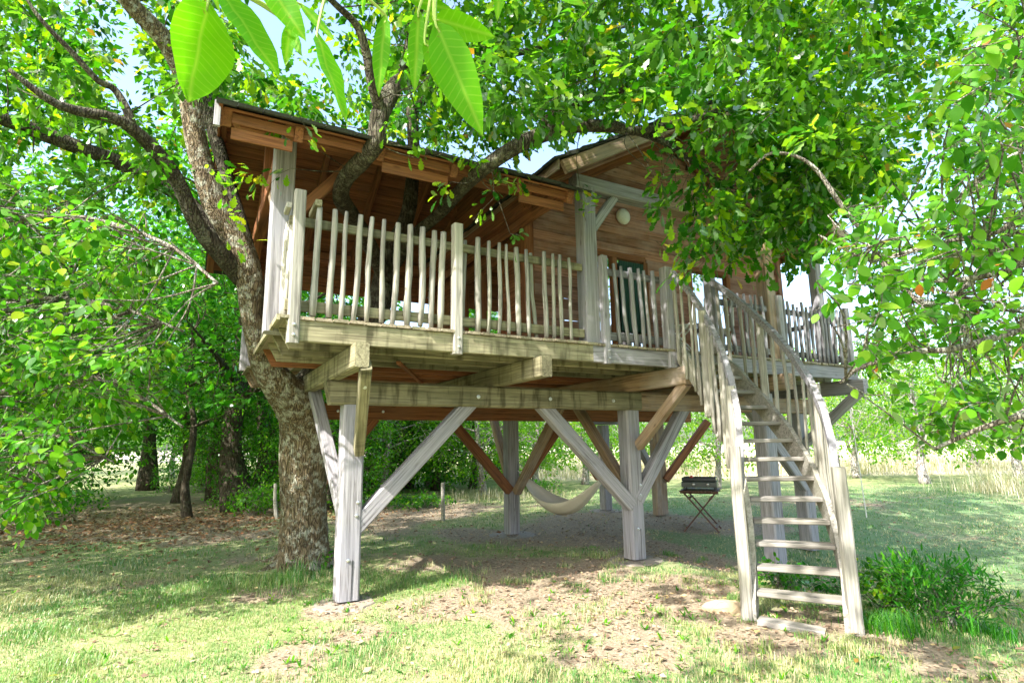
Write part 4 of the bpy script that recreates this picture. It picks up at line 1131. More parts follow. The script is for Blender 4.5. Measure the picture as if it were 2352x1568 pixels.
# ------------------------------------------------------------------ apple tree whose branches reach in from the right
ap_b = np.array([5.6, -.6, float(gz(5.6, -.6))])
apple = empty("apple_tree", ap_b, label="apple tree reaching in from the right with big pale green leaves and lichened twigs", cat="tree")
ap_nodes = []
add_limb("trunk", None, 12, .1, apple, B_APPLE, ([ap_b, ap_b + np.array([-.05, .1, 1.0]), ap_b + np.array([-.1, .25, 2.0]), ap_b + np.array([-.1, .3, 3.2]), ap_b + np.array([-.2, .3, 4.4])], [.16, .13, .12, .09, .05]), ap_nodes)
hub1, hub2 = ap_b + np.array([-.1, .25, 1.7]), ap_b + np.array([-.1, .25, 2.4])
for hub, pts in ((hub1, [(2420, 700, 3.6), (2330, 760, 3.7), (2200, 800, 3.7), (2100, 815, 3.8), (1990, 840, 3.9), (1930, 870, 3.9)]), (hub1, [(2450, 950, 3.2), (2330, 960, 3.3), (2240, 985, 3.4), (2160, 1030, 3.5)]),
                 (hub2, [(2450, 560, 3.4), (2330, 620, 3.5), (2200, 650, 3.7), (2080, 630, 3.9), (1990, 560, 4.0)]), (hub2, [(2450, 420, 3.7), (2300, 520, 3.8), (2160, 560, 3.9), (2000, 600, 4.0)]),
                 (hub2, [(2500, 250, 4.0), (2380, 330, 4.1), (2240, 420, 4.2), (2110, 520, 4.3)]), (hub2, [(2480, 60, 4.2), (2360, 130, 4.3), (2260, 220, 4.3)]),
                 (hub2, [(2450, 380, 4.6), (2150, 700, 4.6), (1960, 500, 4.7), (1860, 380, 4.8), (1770, 350, 4.8), (1720, 390, 4.8)])):
    f_ = at(*pts[0]); Pw = [hub, hub * .66 + f_ * .34 + rng.normal(0, .14, 3), hub * .33 + f_ * .67 + rng.normal(0, .12, 3)] + [at(*q) + rng.normal(0, .015, 3) for q in pts]; n = len(Pw)
    add_limb("branch", None, 7, .14, apple, B_APPLE, (Pw, [.038 * (1 - .72 * k / (n - 1)) for k in range(n)]), ap_nodes)
def ap_ok(x, y):
    e = np.interp(y, [-100, 120, 300, 420, 560, 700, 800, 900, 960, 1020], [2290, 2240, 2130, 1980, 1900, 1890, 1960, 1990, 2080, 2200])
    return x > e and clumpy(11, .31, .006)(x, y)
ap_c = wedge(1860, 2560, -200, 1015, 3.0, 5.4, 470, ap_ok)
P, D, Nn, Sz, TW = sprays(ap_c, 12, .24, .088, droop=.45)
Nn = Nn + np.array([-.25, -.35, 0])
dd = (P - EYE) @ FW; px, py, _ = proj(P)
dd = dd + 50 * ((px < -20) | (px > 2380) | (py < -20))
order = np.argsort(dd); near = order[:295]; rest = order[295:]
leaf_objects(apple, P[near], D[near], Nn[near], Sz[near], 'oval', L_APPLE)
o = data_obj("foliage", leaves_mesh("foliage", P[rest], D[rest], Nn[rest], Sz[rest], 'oval', L_APPLE), apple, Matrix.Identity(4)); o["kind"] = "stuff"
g = Geo(); twig_geo(g, TW, .0045, ap_nodes, 1.0); o = g.build("twigs", B_APPLE, apple); o["kind"] = "stuff"

# ------------------------------------------------------------------ walnut over the camera
wa_b = np.array([-1.9, -2.2, 0.0])
walnut = empty("walnut_tree", wa_b, label="walnut whose large smooth leaves hang into the top of the view", cat="tree")
add_limb("trunk", None, 12, .08, walnut, B_OAK, ([wa_b, wa_b + [0, .05, 1.2], wa_b + [.1, .2, 2.6], wa_b + [.3, .5, 4.0], wa_b + [.5, .8, 5.4]], [.22, .18, .16, .12, .07]), None)
tips = [at(480, -40, .95), at(760, -50, .9), at(1000, -60, .95)]
wn_ = []
for k, t_ in enumerate(tips):
    mid = wa_b + np.array([.9 + .2 * k, 1.6, 3.0])
    add_limb("branch", None, 7, .08, walnut, B_APPLE, ([wa_b + [.15, .25, 2.8], mid, t_ + np.array([0.0, -.12, .22]), t_], [.06, .035, .012, .007]), wn_)
WL = [  # stem pixel, tip pixel, stem distance, tip distance, width factor
    (478, 5, 425, 240, .86, .80, 1.5), (440, -10, 447, 100, .9, .88, .45), (503, -30, 640, 182, .85, .84, 1.0), (600, -60, 700, 85, .95, .93, 1.0), (668, 50, 655, 150, 1.0, .98, .8), (662, 55, 700, 135, 1.05, 1.0, .6),
    (728, 78, 790, 285, .88, .84, .85), (690, 10, 770, 95, 1.1, 1.1, .6), (885, 35, 868, 220, .95, .95, .75), (962, 22, 952, 215, .9, .88, .6), (975, 90, 1065, 262, .88, .86, .8), (1000, 50, 1108, 310, .85, .83, 1.0),
    (996, 42, 1140, 85, .9, .86, 1.1), (935, -5, 1040, 25, .92, .95, .9), (835, -40, 828, 40, 1.0, .98, .6), (1150, -60, 1142, 45, .95, .95, .8), (1240, -70, 1345, 15, .95, .93, 1.0), (480, -50, 505, 30, 1.0, 1.0, .5), (975, 20, 1060, 95, .98, 1.0, .8)]
LVw = None
def walnut_leaf(i, a, b, wid):
    n = 9; t = np.linspace(0, 1, n); w = wid * .175 * np.sin(np.pi * t ** .85) ** .75 * (1 - .15 * t); w[0] = .008; w[-1] = .002
    L = np.linalg.norm(b - a); rr = np.random.default_rng(50 + i)
    cols = (-1, -.5, 0, .5, 1); V = []; F = []
    curl = rr.uniform(-.2, .2); tw = rr.uniform(-.35, .35)
    for k in range(n):
        for c in cols:
            y = c * w[k]; z = .25 * abs(c) * w[k] * rr.uniform(.8, 1.2) + curl * t[k] ** 2 * .35 + .012 * math.sin(t[k] * 14 + c * 2 + i)
            an = tw * t[k]
            V.append((t[k] * L, (y * math.cos(an)) * L, (z + y * math.sin(an)) * L))
    for k in range(n - 1):
        for c in range(4): F.append((k * 5 + c, (k + 1) * 5 + c, (k + 1) * 5 + c + 1, k * 5 + c + 1))
    view = (a + b) / 2 - EYE; view /= np.linalg.norm(view)
    nrm = -view * 1.0 + np.array([0, 0, .25]) + rr.normal(0, .18, 3)
    R_ = leaf_frames((b - a)[None], nrm[None])[0]
    m = Matrix([[*R_[r], a[r]] for r in range(3)] + [[0, 0, 0, 1]])
    return mesh_obj("leaf", V, F, L_WALNUT, walnut, m, True)
g = Geo()
for i, (ax_, ay_, bx_, by_, da, db, wf) in enumerate(WL):
    a, b = at(ax_, ay_, da), at(bx_, by_, db)
    walnut_leaf(i, a, b, wf)
    j = int(np.argmin([np.linalg.norm(t_ - a) for t_ in tips]))
    Pp, Rr = smooth_path([tips[j], (tips[j] + a) / 2 + np.array([0, 0, .01]), a, a + (b - a) * .1], [.004, .003, .002, .0015], 4)
    g.tube(Pp, Rr, 6)
o = g.build("twigs", plain("green leaf stalk", (0.28, 0.38, 0.06), .6), walnut); o["kind"] = "stuff"
wc = []  # crown out of view, put in to dapple the foreground
for _ in range(150):
    p = wa_b + np.array([rng.normal(-.2, 1.6), rng.normal(.3, 1.5), rng.uniform(3.4, 6.4)])
    wc.append(p)
for _ in range(75): wc.append(np.array([rng.normal(.6, 1.3), rng.normal(1.2, 1.2), rng.uniform(4.6, 6.8)]))  # further unseen clusters added overhead to shade the stairs
wc = np.array(wc); px, py, pz = proj(wc)
wc = wc[~((pz > -.3) & (py > -700))]
P, D, Nn, Sz, TW = sprays(wc, 14, .5, .20, droop=.5)
o = data_obj("foliage", leaves_mesh("foliage", P, D, Nn, Sz, 'oval', L_WALNUT), walnut, Matrix.Identity(4)); o["kind"] = "stuff"

# ------------------------------------------------------------------ woodland behind
def wood_tree_meshes(seed, h, cr, nclump, leafsize, mat, low=.25, lean=.05):
    rr = np.random.default_rng(seed); global rng
    keep = rng; rng = rr
    P = [np.zeros(3)]; n = 7
    for i in range(1, n): P.append(np.array([P[-1][0] + rr.normal(0, lean * h / n * 2), P[-1][1] + rr.normal(0, lean * h / n * 2), h * .85 * i / (n - 1)]))
    P = np.array(P); R = np.linspace((.019 if lean > .06 else .025) * h, .006 * h, n); R[0] *= 1.35
    Pp, Rr = smooth_path(P, R, 4); gg = Geo(); gg.tube(Pp, Rr, 9, wob=.1, seed=seed)
    nodes = [p for p in Pp[6:]]
    gb = Geo()
    for k in range(12):
        i = rr.integers(7, len(Pp) - 2); a = rr.uniform(0, 6.28); L = cr * rr.uniform(.5, 1.0)
        q = [Pp[i], Pp[i] + np.array([math.cos(a), math.sin(a), .35]) * L * .5, Pp[i] + np.array([math.cos(a), math.sin(a), .35 + rr.uniform(-.3, .2)]) * L]
        b_, r_ = smooth_path(q, [Rr[i] * .5, Rr[i] * .32, .008], 4); gb.tube(b_, r_, 5, cap=False); nodes += list(b_[3:])
    C = []
    while len(C) < nclump:
        v = rr.uniform(-1, 1, 3)
        if np.linalg.norm(v) > 1 or np.linalg.norm(v) < .35 * rr.random(): continue
        zc = h * (low + (1 - low) * .5) + v[2] * h * (1 - low) * .55
        C.append([v[0] * cr * (1.05 - .25 * v[2]), v[1] * cr * (1.05 - .25 * v[2]), zc])
    P3, D3, N3, S3, TW3 = sprays(np.array(C), 16, .65, leafsize, droop=.4)
    twig_geo(gb, TW3[::3], .008, nodes, 1.6)
    crown = leaves_mesh("crown", P3, D3, N3, S3, 'simple', mat)
    rng = keep
    def mk(nm, G):
        me = bpy.data.meshes.new(nm); me.from_pydata(G.V, [], G.F); me.materials.append(B_DARK); me.shade_smooth(); return me
    return mk("trunk", gg), mk("branches", gb), crown
PROTO = {k: wood_tree_meshes(*a) for k, a in dict(
    tall=(101, 10.5, 3.0, 620, .17, L_WOOD, .20), broad=(102, 7.5, 3.1, 620, .16, L_WOOD, .12), low=(103, 5.0, 2.3, 480, .13, L_WOOD, .05), thin=(104, 8.5, 1.8, 200, .15, L_WOOD, .38, .08),
    sunny=(105, 6.0, 2.8, 420, .14, L_LIGHT, .14)).items()}
def plant_tree(kind, px, py=None, dist=None, s=1.0, label="", group=None, rot=None, name="woodland_tree", bark=None):
    p = onz(px, py) if dist is None else at(px, 1019, dist)
    z = float(gz(p[0], p[1]))
    r = random.uniform(0, 6.28) if rot is None else rot
    mw = Matrix.Translation((p[0], p[1], z - .05)) @ Matrix.Rotation(r, 4, 'Z') @ Matrix.Diagonal((s, s, s * random.uniform(.92, 1.08), 1))
    e = bpy.data.objects.new(name, None); link(e, None, mw); tag(e, label, "tree", group)
    for me in PROTO[kind]:
        o = data_obj(me.name.split('.')[0], me, e, mw)
        if o.name.startswith('branches'): o['kind'] = 'stuff'
    return e
GW = "trees of the wood behind the house"
plant_tree('tall', 545, 1172, s=1.15, label="thick dark trunked tree left of the oak trunk at the wood's edge", group=GW)
plant_tree('thin', 505, 1150, s=1.0, label="slim dark tree just left of the thick dark trunk", group=GW)
plant_tree('thin', 430, 1186, s=.62, label="small leaning tree at the edge of the leaf strewn path", group=GW)
plant_tree('low', 640, 1140, s=1.0, label="low bushy tree directly behind the oak trunk", group=GW)
plant_tree('low', 895, 1118, s=.8, label="low dark spreading tree framed by the near post and its long brace", group=GW)
plant_tree('thin', 1085, 1122, s=.8, label="grey slender tree left of the hammock post, beyond the fence", group=GW)
for k, (kind, px, dist, s) in enumerate([('tall', 350, 22, 1.1), ('thin', 420, 17, 1.0), ('tall', 470, 26, 1.2), ('thin', 600, 16, 1.1), ('thin', 690, 18, 1.1), ('broad', 780, 25, 1.1), ('low', 860, 19, 1.0), ('low', 940, 21, 1.2), ('low', 1000, 20, 1.0),
                               ('low', 1060, 27, 1.2), ('low', 1150, 25, 1.2), ('low', 1250, 31, 1.2), ('broad', 60, 14, 1.1), ('tall', -80, 17, 1.2), ('broad', -250, 13, 1.1), ('low', 120, 17, 1.0), ('broad', 130, 36, 1.2), ('low', 760, 14.5, .7), ('low', 570, 15.5, .6), ('thin', 500, 17.5, 1.1), ('thin', 620, 20, 1.2), ('low', 470, 24, 1.0), ('low', 660, 22, 1.0), ('low', 60, 20, 1.2), ('low', 780, 21, 1.1), ('tall', 30, 26, 1.2), ('low', 1400, 40, 1.2)]):
    plant_tree(kind, px, dist=dist, s=s, label="woodland tree in the dense green wood behind the treehouse", group="dense wood behind the house")
plant_tree('sunny', 2125, 1112, s=.95, label="small orchard tree with a pale spotted trunk on the right lawn", group="orchard trees in the field", name="orchard_tree")
for px, dist, s, lb in ((1640, 19, .75, "light leafed tree behind the griddle table"), (1960, 23, .9, "light leafed tree right behind the staircase"), (2330, 22, .95, "light leafed tree at the right edge beyond the lawn"), (1510, 26, .9, "light leafed tree between the middle post and the far posts"), (1340, 22, .85, "light leafed tree above the right end of the hammock"), (1230, 20, .8, "light leafed tree above the left end of the hammock"), (1110, 18, .75, "light leafed tree left of the hammock post"), (985, 22, .9, "light leafed tree above the bent trunk"), (880, 17, .75, "light leafed tree right of the near post"), (760, 24, .9, "light leafed tree far behind the near post"), (640, 27, .95, "light leafed tree far behind the oak trunk"), (520, 30, 1.0, "light leafed tree deep in the wood behind the thick dark trunk"), (400, 33, 1.0, "light leafed tree deep in the wood beyond the leaning tree"), (2060, 30, 1.0, "light leafed tree far beyond the staircase"), (2230, 27, 1.0, "light leafed tree far beyond the shrub"), (1790, 28, 1.0, "light leafed tree seen through the staircase")):
    plant_tree('sunny', px, dist=dist, s=s, label=lb, group="orchard trees in the field", name="orchard_tree")
for px, dist in ((1500, 75), (1650, 85), (1800, 80), (1950, 90), (2100, 85), (2250, 80), (2400, 90), (1380, 70), (2550, 85), (250, 60), (330, 70), (170, 65)):
    plant_tree('broad', px, dist=dist, s=1.25, label="distant tree in the line along the far side of the pale field", group="distant field edge trees", name="distant_tree")
for me in (PROTO['sunny'][0], PROTO['sunny'][1]): me.materials.clear(); me.materials.append(B_BIRCH)
for X_, Y_, kd, lb in ((-5.6, 9.6, 'broad', "dense tree added behind the hazel at the left to shade the path"), (-6.5, 13.0, 'broad', "second dense tree added behind the hazel to shade the leaf strewn path")):
    px_, py_, d_ = proj(np.array([X_, Y_, 0])); plant_tree(kd, float(px_), float(py_), s=1.05, label=lb)  # trees added on the left for the shade they throw on the path
# fallen bent trunk behind the fence
def bent():
    P = [onz(820, 1135, .02), ony(835, 1085, onz(820, 1135)[1]), ony(880, 1060, onz(820, 1135)[1]), ony(960, 1050, onz(820, 1135)[1] + .3), ony(1030, 1040, onz(820, 1135)[1] + .6)]
    e = empty("bent_tree", P[0], label="bent dark trunk arching low to the right under the long brace", cat="tree")
    add_limb("trunk", None, 8, .1, e, B_DARK, (P, [.16, .13, .11, .08, .03]), None)
    gg = Geo(); C = []
    for k in range(46):
        t = rng.random(); b_ = P[3] * (1 - t) + P[4] * t + rng.normal(0, .5, 3) * [1, 1, .5]; C.append(b_)
    P3, D3, N3, S3, T3 = sprays(np.array(C), 10, .5, .10, droop=.2); twig_geo(gg, T3, .006, P[2:], 1.5)
    data_obj("crown", leaves_mesh("crown", P3, D3, N3, S3, 'simple', L_WOOD), e, Matrix.Identity(4))
    gg.build("branches", B_APPLE, e)["kind"] = "stuff"
bent()
# fence posts along the wood's edge
FPL = [(1018, 1196, 1108, "wooden fence stake in front of the bent tree"), (660 - 25, 1188, 1110, "pale leaning fence stake just left of the oak trunk"), (556, 1170, 1110, "thin pale fence stake beside the thick dark trunk"), (1178 - 70, 1120, 1060, "short fence stake left of the hammock post"), (600, 1165, 1105, "middle fence stake between the thick dark trunk and the oak"), (1238, 1075, 1050, "small pale stake in the grass behind the hammock")]
for px, py, pt, lb in FPL:
    p = onz(px, py); t = ony(px + random.uniform(-4, 12), pt, p[1])
    V, F = tube([p + [0, 0, -.05], (p + t) / 2 + rng.normal(0, .02, 3), t], [.045, .04, .035], 7, .1, px)
    tag(mesh_obj("fence_stake", V, F, W_PALE), lb, "fence post", "fence stakes along the wood")
# ------------------------------------------------------------------ hammock, griddle table and other things
hl, hr = ony(1207, 1095, 8.95), ony(1380, 1100, 7.3)
low = ony(1285, 1180, 8.2)
ham = empty("hammock", low, label="cream cloth hammock slung between the posts under the deck", cat="hammock")
V = []; F = []; nu, nv = 21, 9
for i in range(nu):
    t = i / (nu - 1)
    p = hl * (1 - t) + hr * t
    s = 4 * t * (1 - t)
    lowz = low[2] - (hl[2] * .5 + hr[2] * .5)
    w = .04 + .40 * s ** .7
    side = np.cross(hr - hl, [0, 0, 1]); side /= np.linalg.norm(side)
    for j in range(nv):
        c = (j / (nv - 1) - .5) * 2
        z = p[2] + lowz * s + .20 * s * c * c + .018 * math.sin(j * 2.4 + i * .25) * s
        q = p + side * c * w * .62; V.append((q[0], q[1], z))
for i in range(nu - 1):
    for j in range(nv - 1): F.append((i * nv + j, i * nv + j + 1, (i + 1) * nv + j + 1, (i + 1) * nv + j))
inv = WORLD[ham.name].inverted()
cl = mesh_obj("cloth", [inv @ Vector(v) for v in V], F, M_CLOTH, ham, WORLD[ham.name], True)
md = cl.modifiers.new("thickness", 'SOLIDIFY'); md.thickness = .006
for e0, e1 in ((hl, np.array([5.0, 8.9, hl[2] + .12])), (hr, np.array([5.27, 6.9, 1.62]))):
    g = Geo()
    for k in range(4): g.tube([e0 + rng.normal(0, .012, 3), (e0 + e1) / 2 + rng.normal(0, .01, 3), e1], [.005, .005, .005], 5)
    g.build("cord", M_ROPE, ham)

fA, fB, fC, fD = onz(1558, 1219), onz(1632, 1223), onz(1602, 1210), onz(1668, 1212)
c0 = (fA + fB + fC + fD) / 4
TH = .70
ex = (fB - fA) + (fD - fC); ex[2] = 0; ex /= np.linalg.norm(ex)
ey = np.array([-ex[1], ex[0], 0])
c0[2] = float(gz(c0[0], c0[1]))
tab = empty("folding_table", c0, label="small dark red folding wooden table with crossed legs", cat="table")
def tp(u, v, z): return np.array([c0[0], c0[1], 0]) + ex * u + ey * v + np.array([0, 0, z])
for k in range(6):
    u = -.275 + k * .11
    beam("slat", tab, tp(u, -.40, TH - .012), tp(u, .40, TH - .012), .10, .022, W_TABLE, b=.004)
for v in (-.30, .30): beam("cleat", tab, tp(-.32, v, TH - .04), tp(.32, v, TH - .04), .04, .03, W_TABLE, b=.003)
for v in (-.30, .30):
    beam("leg", tab, tp(-.29, v, 0), tp(.26, v, TH - .05), .026, .05, W_TABLE, up=ey, b=.004)
    beam("leg", tab, tp(.29, v * .9, 0), tp(-.26, v * .9, TH - .05), .026, .05, W_TABLE, up=ey, b=.004)
for u, z in ((-.24, .07), (.24, .07), (-.18, TH - .14), (.18, TH - .14)):
    beam("stretcher", tab, tp(u, -.29, z), tp(u, .29, z), .045, .02, W_TABLE, b=.003)
gr = empty("griddle", tp(.02, 0, TH), label="black gas griddle with two knobs on the folding table", cat="griddle")
g = Geo(); g.box(tp(-.30, 0, TH + .095), tp(.30, 0, TH + .095), .44, .10, .012); g.build("case", M_CASE, gr)
g = Geo()
g.box(tp(-.28, 0, TH + .165), tp(.28, 0, TH + .165), .42, .012, .003)
for v in (-.215, .215): g.box(tp(-.29, v, TH + .185), tp(.29, v, TH + .185), .014, .055, .004)
for u in (-.283, .283): g.box(tp(u, -.207, TH + .185), tp(u, .207, TH + .185), .014, .055, .004)
g.build("plate", M_PAN, gr)
for u in (-.12, .12):
    g = Geo(); g.lathe([(.026, 0), (.024, .02), (.012, .024), (.001, .025)], 14, frame_mat(tp(u + .03, -.222, TH + .10), ex, -ey)); g.build("knob", M_STEEL, gr, smooth=True)
for u in (-.26, .26):
    for v in (-.19, .19):
        g = Geo(); g.lathe([(.016, 0), (.012, .046)], 10, Matrix.Translation(tp(u, v, TH))); g.build("foot", M_BLACK, gr)
g = Geo(); g.lathe([(.032, 0), (.034, .05), (.02, .06), (.018, .075), (.001, .076)], 14, Matrix.Translation(tp(-.13, -.12, TH + .172)))
tag(g.build("lighter", M_RED), "small red plastic pot on the griddle plate", "pot")
# white metal garden chair and a small table on the porch walkway
def bistro(x, y, rot, lab):
    m = Matrix.Translation((x, y, DZ)) @ Matrix.Rotation(rot, 4, 'Z')
    e = bpy.data.objects.new("garden_chair", None); link(e, None, m); tag(e, lab, "chair")
    def tub(name, P, r=.011):
        g = Geo(); g.tube(P, [r] * len(P), 7); g.V = [tuple(v) for v in g.V]; return mesh_obj(name, g.V, g.F, M_WHITE, e, m)
    g = Geo()
    for k in range(6): g.box((-.2, -.19 + k * .075, .45), (.2, -.19 + k * .075, .45), .05, .014, .003)
    mesh_obj("seat", g.V, g.F, M_WHITE, e, m)
    for sx in (-.2, .2):
        tub("leg", [(sx, -.22, 0), (sx, .0, .30), (sx, .19, .50), (sx, .24, .88)])
        tub("leg", [(sx, .24, 0), (sx, .0, .30), (sx, -.19, .46)])
    g = Geo(); g.tube([(-.2, .24, .88), (0, .25, .93), (.2, .24, .88)], [.011] * 3, 7)
    for k in range(3):
        a = np.linspace(0, 6.28, 14); cx = -.12 + .12 * k
        g.tube([(cx + .055 * math.cos(t), .235, .72 + .085 * math.sin(t)) for t in a], [.006] * 14, 5)
    mesh_obj("backrest", g.V, g.F, M_WHITE, e, m)
bistro(6.55, 5.72, 2.6, "white curled metal garden chair on the porch behind the stairs")
bistro(5.85, 5.75, -2.4, "white metal garden chair nearer the glazed door, behind the left balustrade")
tb = empty("terrace_table", (1.15, 7.0, DZ), label="low round copper brown table behind the front left railing", cat="table")
g = Geo(); g.lathe([(.02, .0), (.30, .0), (.36, .03), (.34, .10), (.22, .16), (.03, .19), (.001, .19)], 24, Matrix.Translation((1.15, 7.0, DZ + .16))); g.build("bowl", M_COPPER, tb, smooth=True)
for a in (0, 2.1, 4.2): beam("leg", tb, (1.15 + .22 * math.cos(a), 7.0 + .22 * math.sin(a), DZ), (1.15 + .2 * math.cos(a), 7.0 + .2 * math.sin(a), DZ + .18), .03, .03, M_BLACK, up=(1, 0, 0))
# white cord hanging on the right
pc = onz(1991, 1190); tcord = at(1950, 860, ((pc - EYE) @ FW))
tcord = np.array([pc[0] - .1, pc[1] + .05, 3.2])
cd = [np.array([pc[0], pc[1], .02]), pc * .5 + tcord * .5 + np.array([0, 0, .0]), tcord]
V, F = tube(cd, [.012, .010, .010], 6)
tag(mesh_obj("white_cord", V, F, M_ROPE), "thin white cord hanging down to the lawn right of the stairs", "cord")
# stones
def stone(px, py, sx, sy, sz_, lab, seed):
    p = onz(px, py); rr = np.random.default_rng(seed); z0 = float(gz(p[0], p[1]))
    n, mrows = 12, 5; V = []; F = []
    for i in range(mrows):
        f = i / (mrows - 1); rad = (1 - f ** 3) ** .5 if i < mrows - 1 else .45
        for k in range(n):
            a = 6.283 * k / n; j = 1 + .22 * math.sin(a * 2 + seed) + .12 * math.sin(a * 5 + seed * 3) + rr.normal(0, .05)
            V.append((sx * rad * j * math.cos(a), sy * rad * j * math.sin(a), sz_ * f + rr.normal(0, .006) - .03))
    for i in range(mrows - 1):
        for k in range(n): F.append((i * n + k, i * n + (k + 1) % n, (i + 1) * n + (k + 1) % n, (i + 1) * n + k))
    F.append(tuple((mrows - 1) * n + k for k in range(n)))
    tag(mesh_obj("stone", V, F, M_STONE, None, Matrix.Translation((p[0], p[1], z0)) @ Matrix.Rotation(-.5, 4, 'Z')), lab, "stone", "stones by the foot of the stairs")
stone(1668, 1403, .20, .13, .12, "large flat sandy stone left of the foot of the stairs", 3)
stone(1775, 1412, .06, .05, .06, "small tan stone under the bottom tread near the left newel", 5)
stone(1835, 1410, .05, .05, .05, "small brown stone under the middle of the bottom tread", 6)
stone(1895, 1418, .06, .05, .06, "small grey stone under the bottom tread near the right newel", 8)

# ------------------------------------------------------------------ shrubs and small plants
def shrub(name, base, r, h, n, nl, size, kind, mat, label, cat, group=None, droop=.2, blades=0):
    e = empty(name, base, label=label, cat=cat, group=group)
    C = []
    while len(C) < n:
        v = rng.uniform(-1, 1, 3)
        if np.linalg.norm(v) > 1: continue
        C.append(base + np.array([v[0] * r, v[1] * r, h * .5 + v[2] * h * .5 + .03]))
    P, D, Nn, Sz, TW = sprays(np.array(C), nl, .24, size, droop=droop)
    P[:, 2] = np.maximum(P[:, 2], base[2] + .02)
    data_obj("foliage", leaves_mesh("foliage", P, D, Nn, Sz, kind, mat), e, Matrix.Identity(4))
    g = Geo()
    for a, b in TW[::2]:
        q = base + np.array([rng.normal(0, r * .25), rng.normal(0, r * .25), 0]); g.tube([q, (q + a) / 2 + rng.normal(0, .03, 3), a, b], [.006, .005, .004, .002], 4, cap=False)
    g.build("stems", B_APPLE, e)["kind"] = "stuff"
    return e
p = onz(2170, 1425); p[2] = gz(p[0], p[1]); shrub("shrub", p, .46, .50, 70, 34, .075, 'lance', L_SHRUB, "dense green feathery shrub right of the foot of the stairs", "shrub", droop=-.6)
p = onz(2040, 1400); p[2] = gz(p[0], p[1]); shrub("shrub", p, .28, .40, 34, 16, .06, 'oval', L_HAZEL, "light green leafy bush touching the right newel of the stairs", "shrub", droop=.1)
p = onz(2060, 1340); p[2] = gz(p[0], p[1]); shrub("shrub", p, .35, .45, 26, 14, .06, 'oval', L_SHRUB, "dark loose bush behind the feathery shrub", "shrub")
for px, py, r_, lb in ((1830, 1330, .35, "low ivy like plants under the stairs behind the second tread"), (1905, 1325, .3, "low green plants under the stairs beside the right stringer"), (1790, 1345, .2, "small leafy patch under the stairs by the rear post")):
    p = onz(px, py); p[2] = gz(p[0], p[1]); shrub("plant", p, r_, .20, 22, 12, .055, 'oval', L_SHRUB, lb, "plant", "plants growing under the stairs")
for px, py, lb in ((672, 1312, "leafy sapling sprouting at the left foot of the oak"), (735, 1308, "leafy sapling sprouting at the right foot of the oak")):
    p = onz(px, py); shrub("sapling", p, .10, .18, 8, 7, .07, 'oval', L_HAZEL, lb, "plant", "saplings at the foot of the oak")
for k, (px, py, r_, h_, lb) in enumerate(((1560, 1090, .8, .9, "bright leafy bush behind the griddle table"), (1230, 1130, .9, .25, "grey green brush heap behind the hammock"), (960, 1165, .9, .3, "dry brown brush in front of the bent tree"), (590, 1180, .8, .7, "ferny undergrowth clump between the fence stakes and the oak"), (90, 1200, 1.2, .7, "dark green undergrowth at the left edge below the hazel"), (400, 1130, .9, 1.1, "dark bush beside the far end of the path"), (480, 1130, 1.0, 1.0, "dark bush behind the small leaning tree"), (700, 1130, 1.0, 1.0, "bush behind the oak trunk"), (1180, 1090, 1.0, .8, "green bush behind the hammock post"))):
    p = onz(px, py); p[2] = gz(p[0], p[1]); shrub("bush", p, r_, h_, 90, 14, .085, 'simple', L_WOOD if k not in (0,) else L_LIGHT, lb, "bush")

# ------------------------------------------------------------------ grass, tall dry grass, fallen leaves
def blades(name, n, sampler, h0, h1, w, mat, label, bare=True, tall=False):
    P = sampler(n)
    if bare:
        keep = rng.random(len(P)) > np.clip(dirt_mask(P[:, 0], P[:, 1]) * 1.5 + .05, 0, .985)
        P = P[keep]
    P = np.column_stack([P, gz(P[:, 0], P[:, 1]) - .004])
    n = len(P)
    a = rng.uniform(0, 6.283, n); ln = rng.uniform(.15, .8, n); hh = rng.uniform(h0, h1, n) * (.35 + 1.1 * vnoise(P[:, 0], P[:, 1], 2.0, 3) * (.5 + vnoise(P[:, 0], P[:, 1], 9.0, 8)))
    d = np.stack([np.cos(a), np.sin(a), 0 * a], 1); s = np.stack([-np.sin(a), np.cos(a), 0 * a], 1)
    V = np.zeros((n, 5, 3))
    wv = (w * rng.uniform(.6, 1.4, n))[:, None]
    mid = P + d * (hh * ln * .35)[:, None]; mid[:, 2] += hh * .62
    tip = P + d * (hh * ln)[:, None]; tip[:, 2] += hh * (1 - .35 * ln)
    V[:, 0] = P - s * wv; V[:, 1] = P + s * wv; V[:, 2] = mid - s * wv * .8; V[:, 3] = mid + s * wv * .8; V[:, 4] = tip
    F = (np.array([[0, 1, 3], [0, 3, 2], [2, 3, 4]])[None] + (np.arange(n) * 5)[:, None, None]).reshape(-1, 3)
    dry = np.clip(fbm(P[:, 0], P[:, 1], .55, 7) * 1.5 - .35 + rng.normal(0, .18, n) - .45 * shade_green_mask(P[:, 0], P[:, 1]), 0, .999)
    o = data_obj(name, np_mesh(name, V.reshape(-1, 3), F, mat, {"rnd": np.repeat(dry, 5)}))
    return tag(o, label, kind="stuff")
def view_sampler(d0, d1, x0=-150, x1=2500, pw=1.0):
    def f(n):
        d = d0 + (d1 - d0) * rng.random(n) ** pw
        u = (rng.uniform(x0, x1, n) - PW / 2) / FPX * d
        return EYE[:2] + np.outer(d, FW[:2] / np.linalg.norm(FW[:2])) + np.outer(u, RT[:2] / np.linalg.norm(RT[:2]))
    return f
blades("lawn_grass", 220000, view_sampler(3.3, 7.5, pw=.9), .018, .065, .0022, L_GRASS, "short mown lawn grass with dry tips")
blades("lawn_grass", 110000, view_sampler(7.5, 20, pw=.9), .02, .06, .0045, L_GRASS, "short mown lawn grass under and beyond the treehouse")
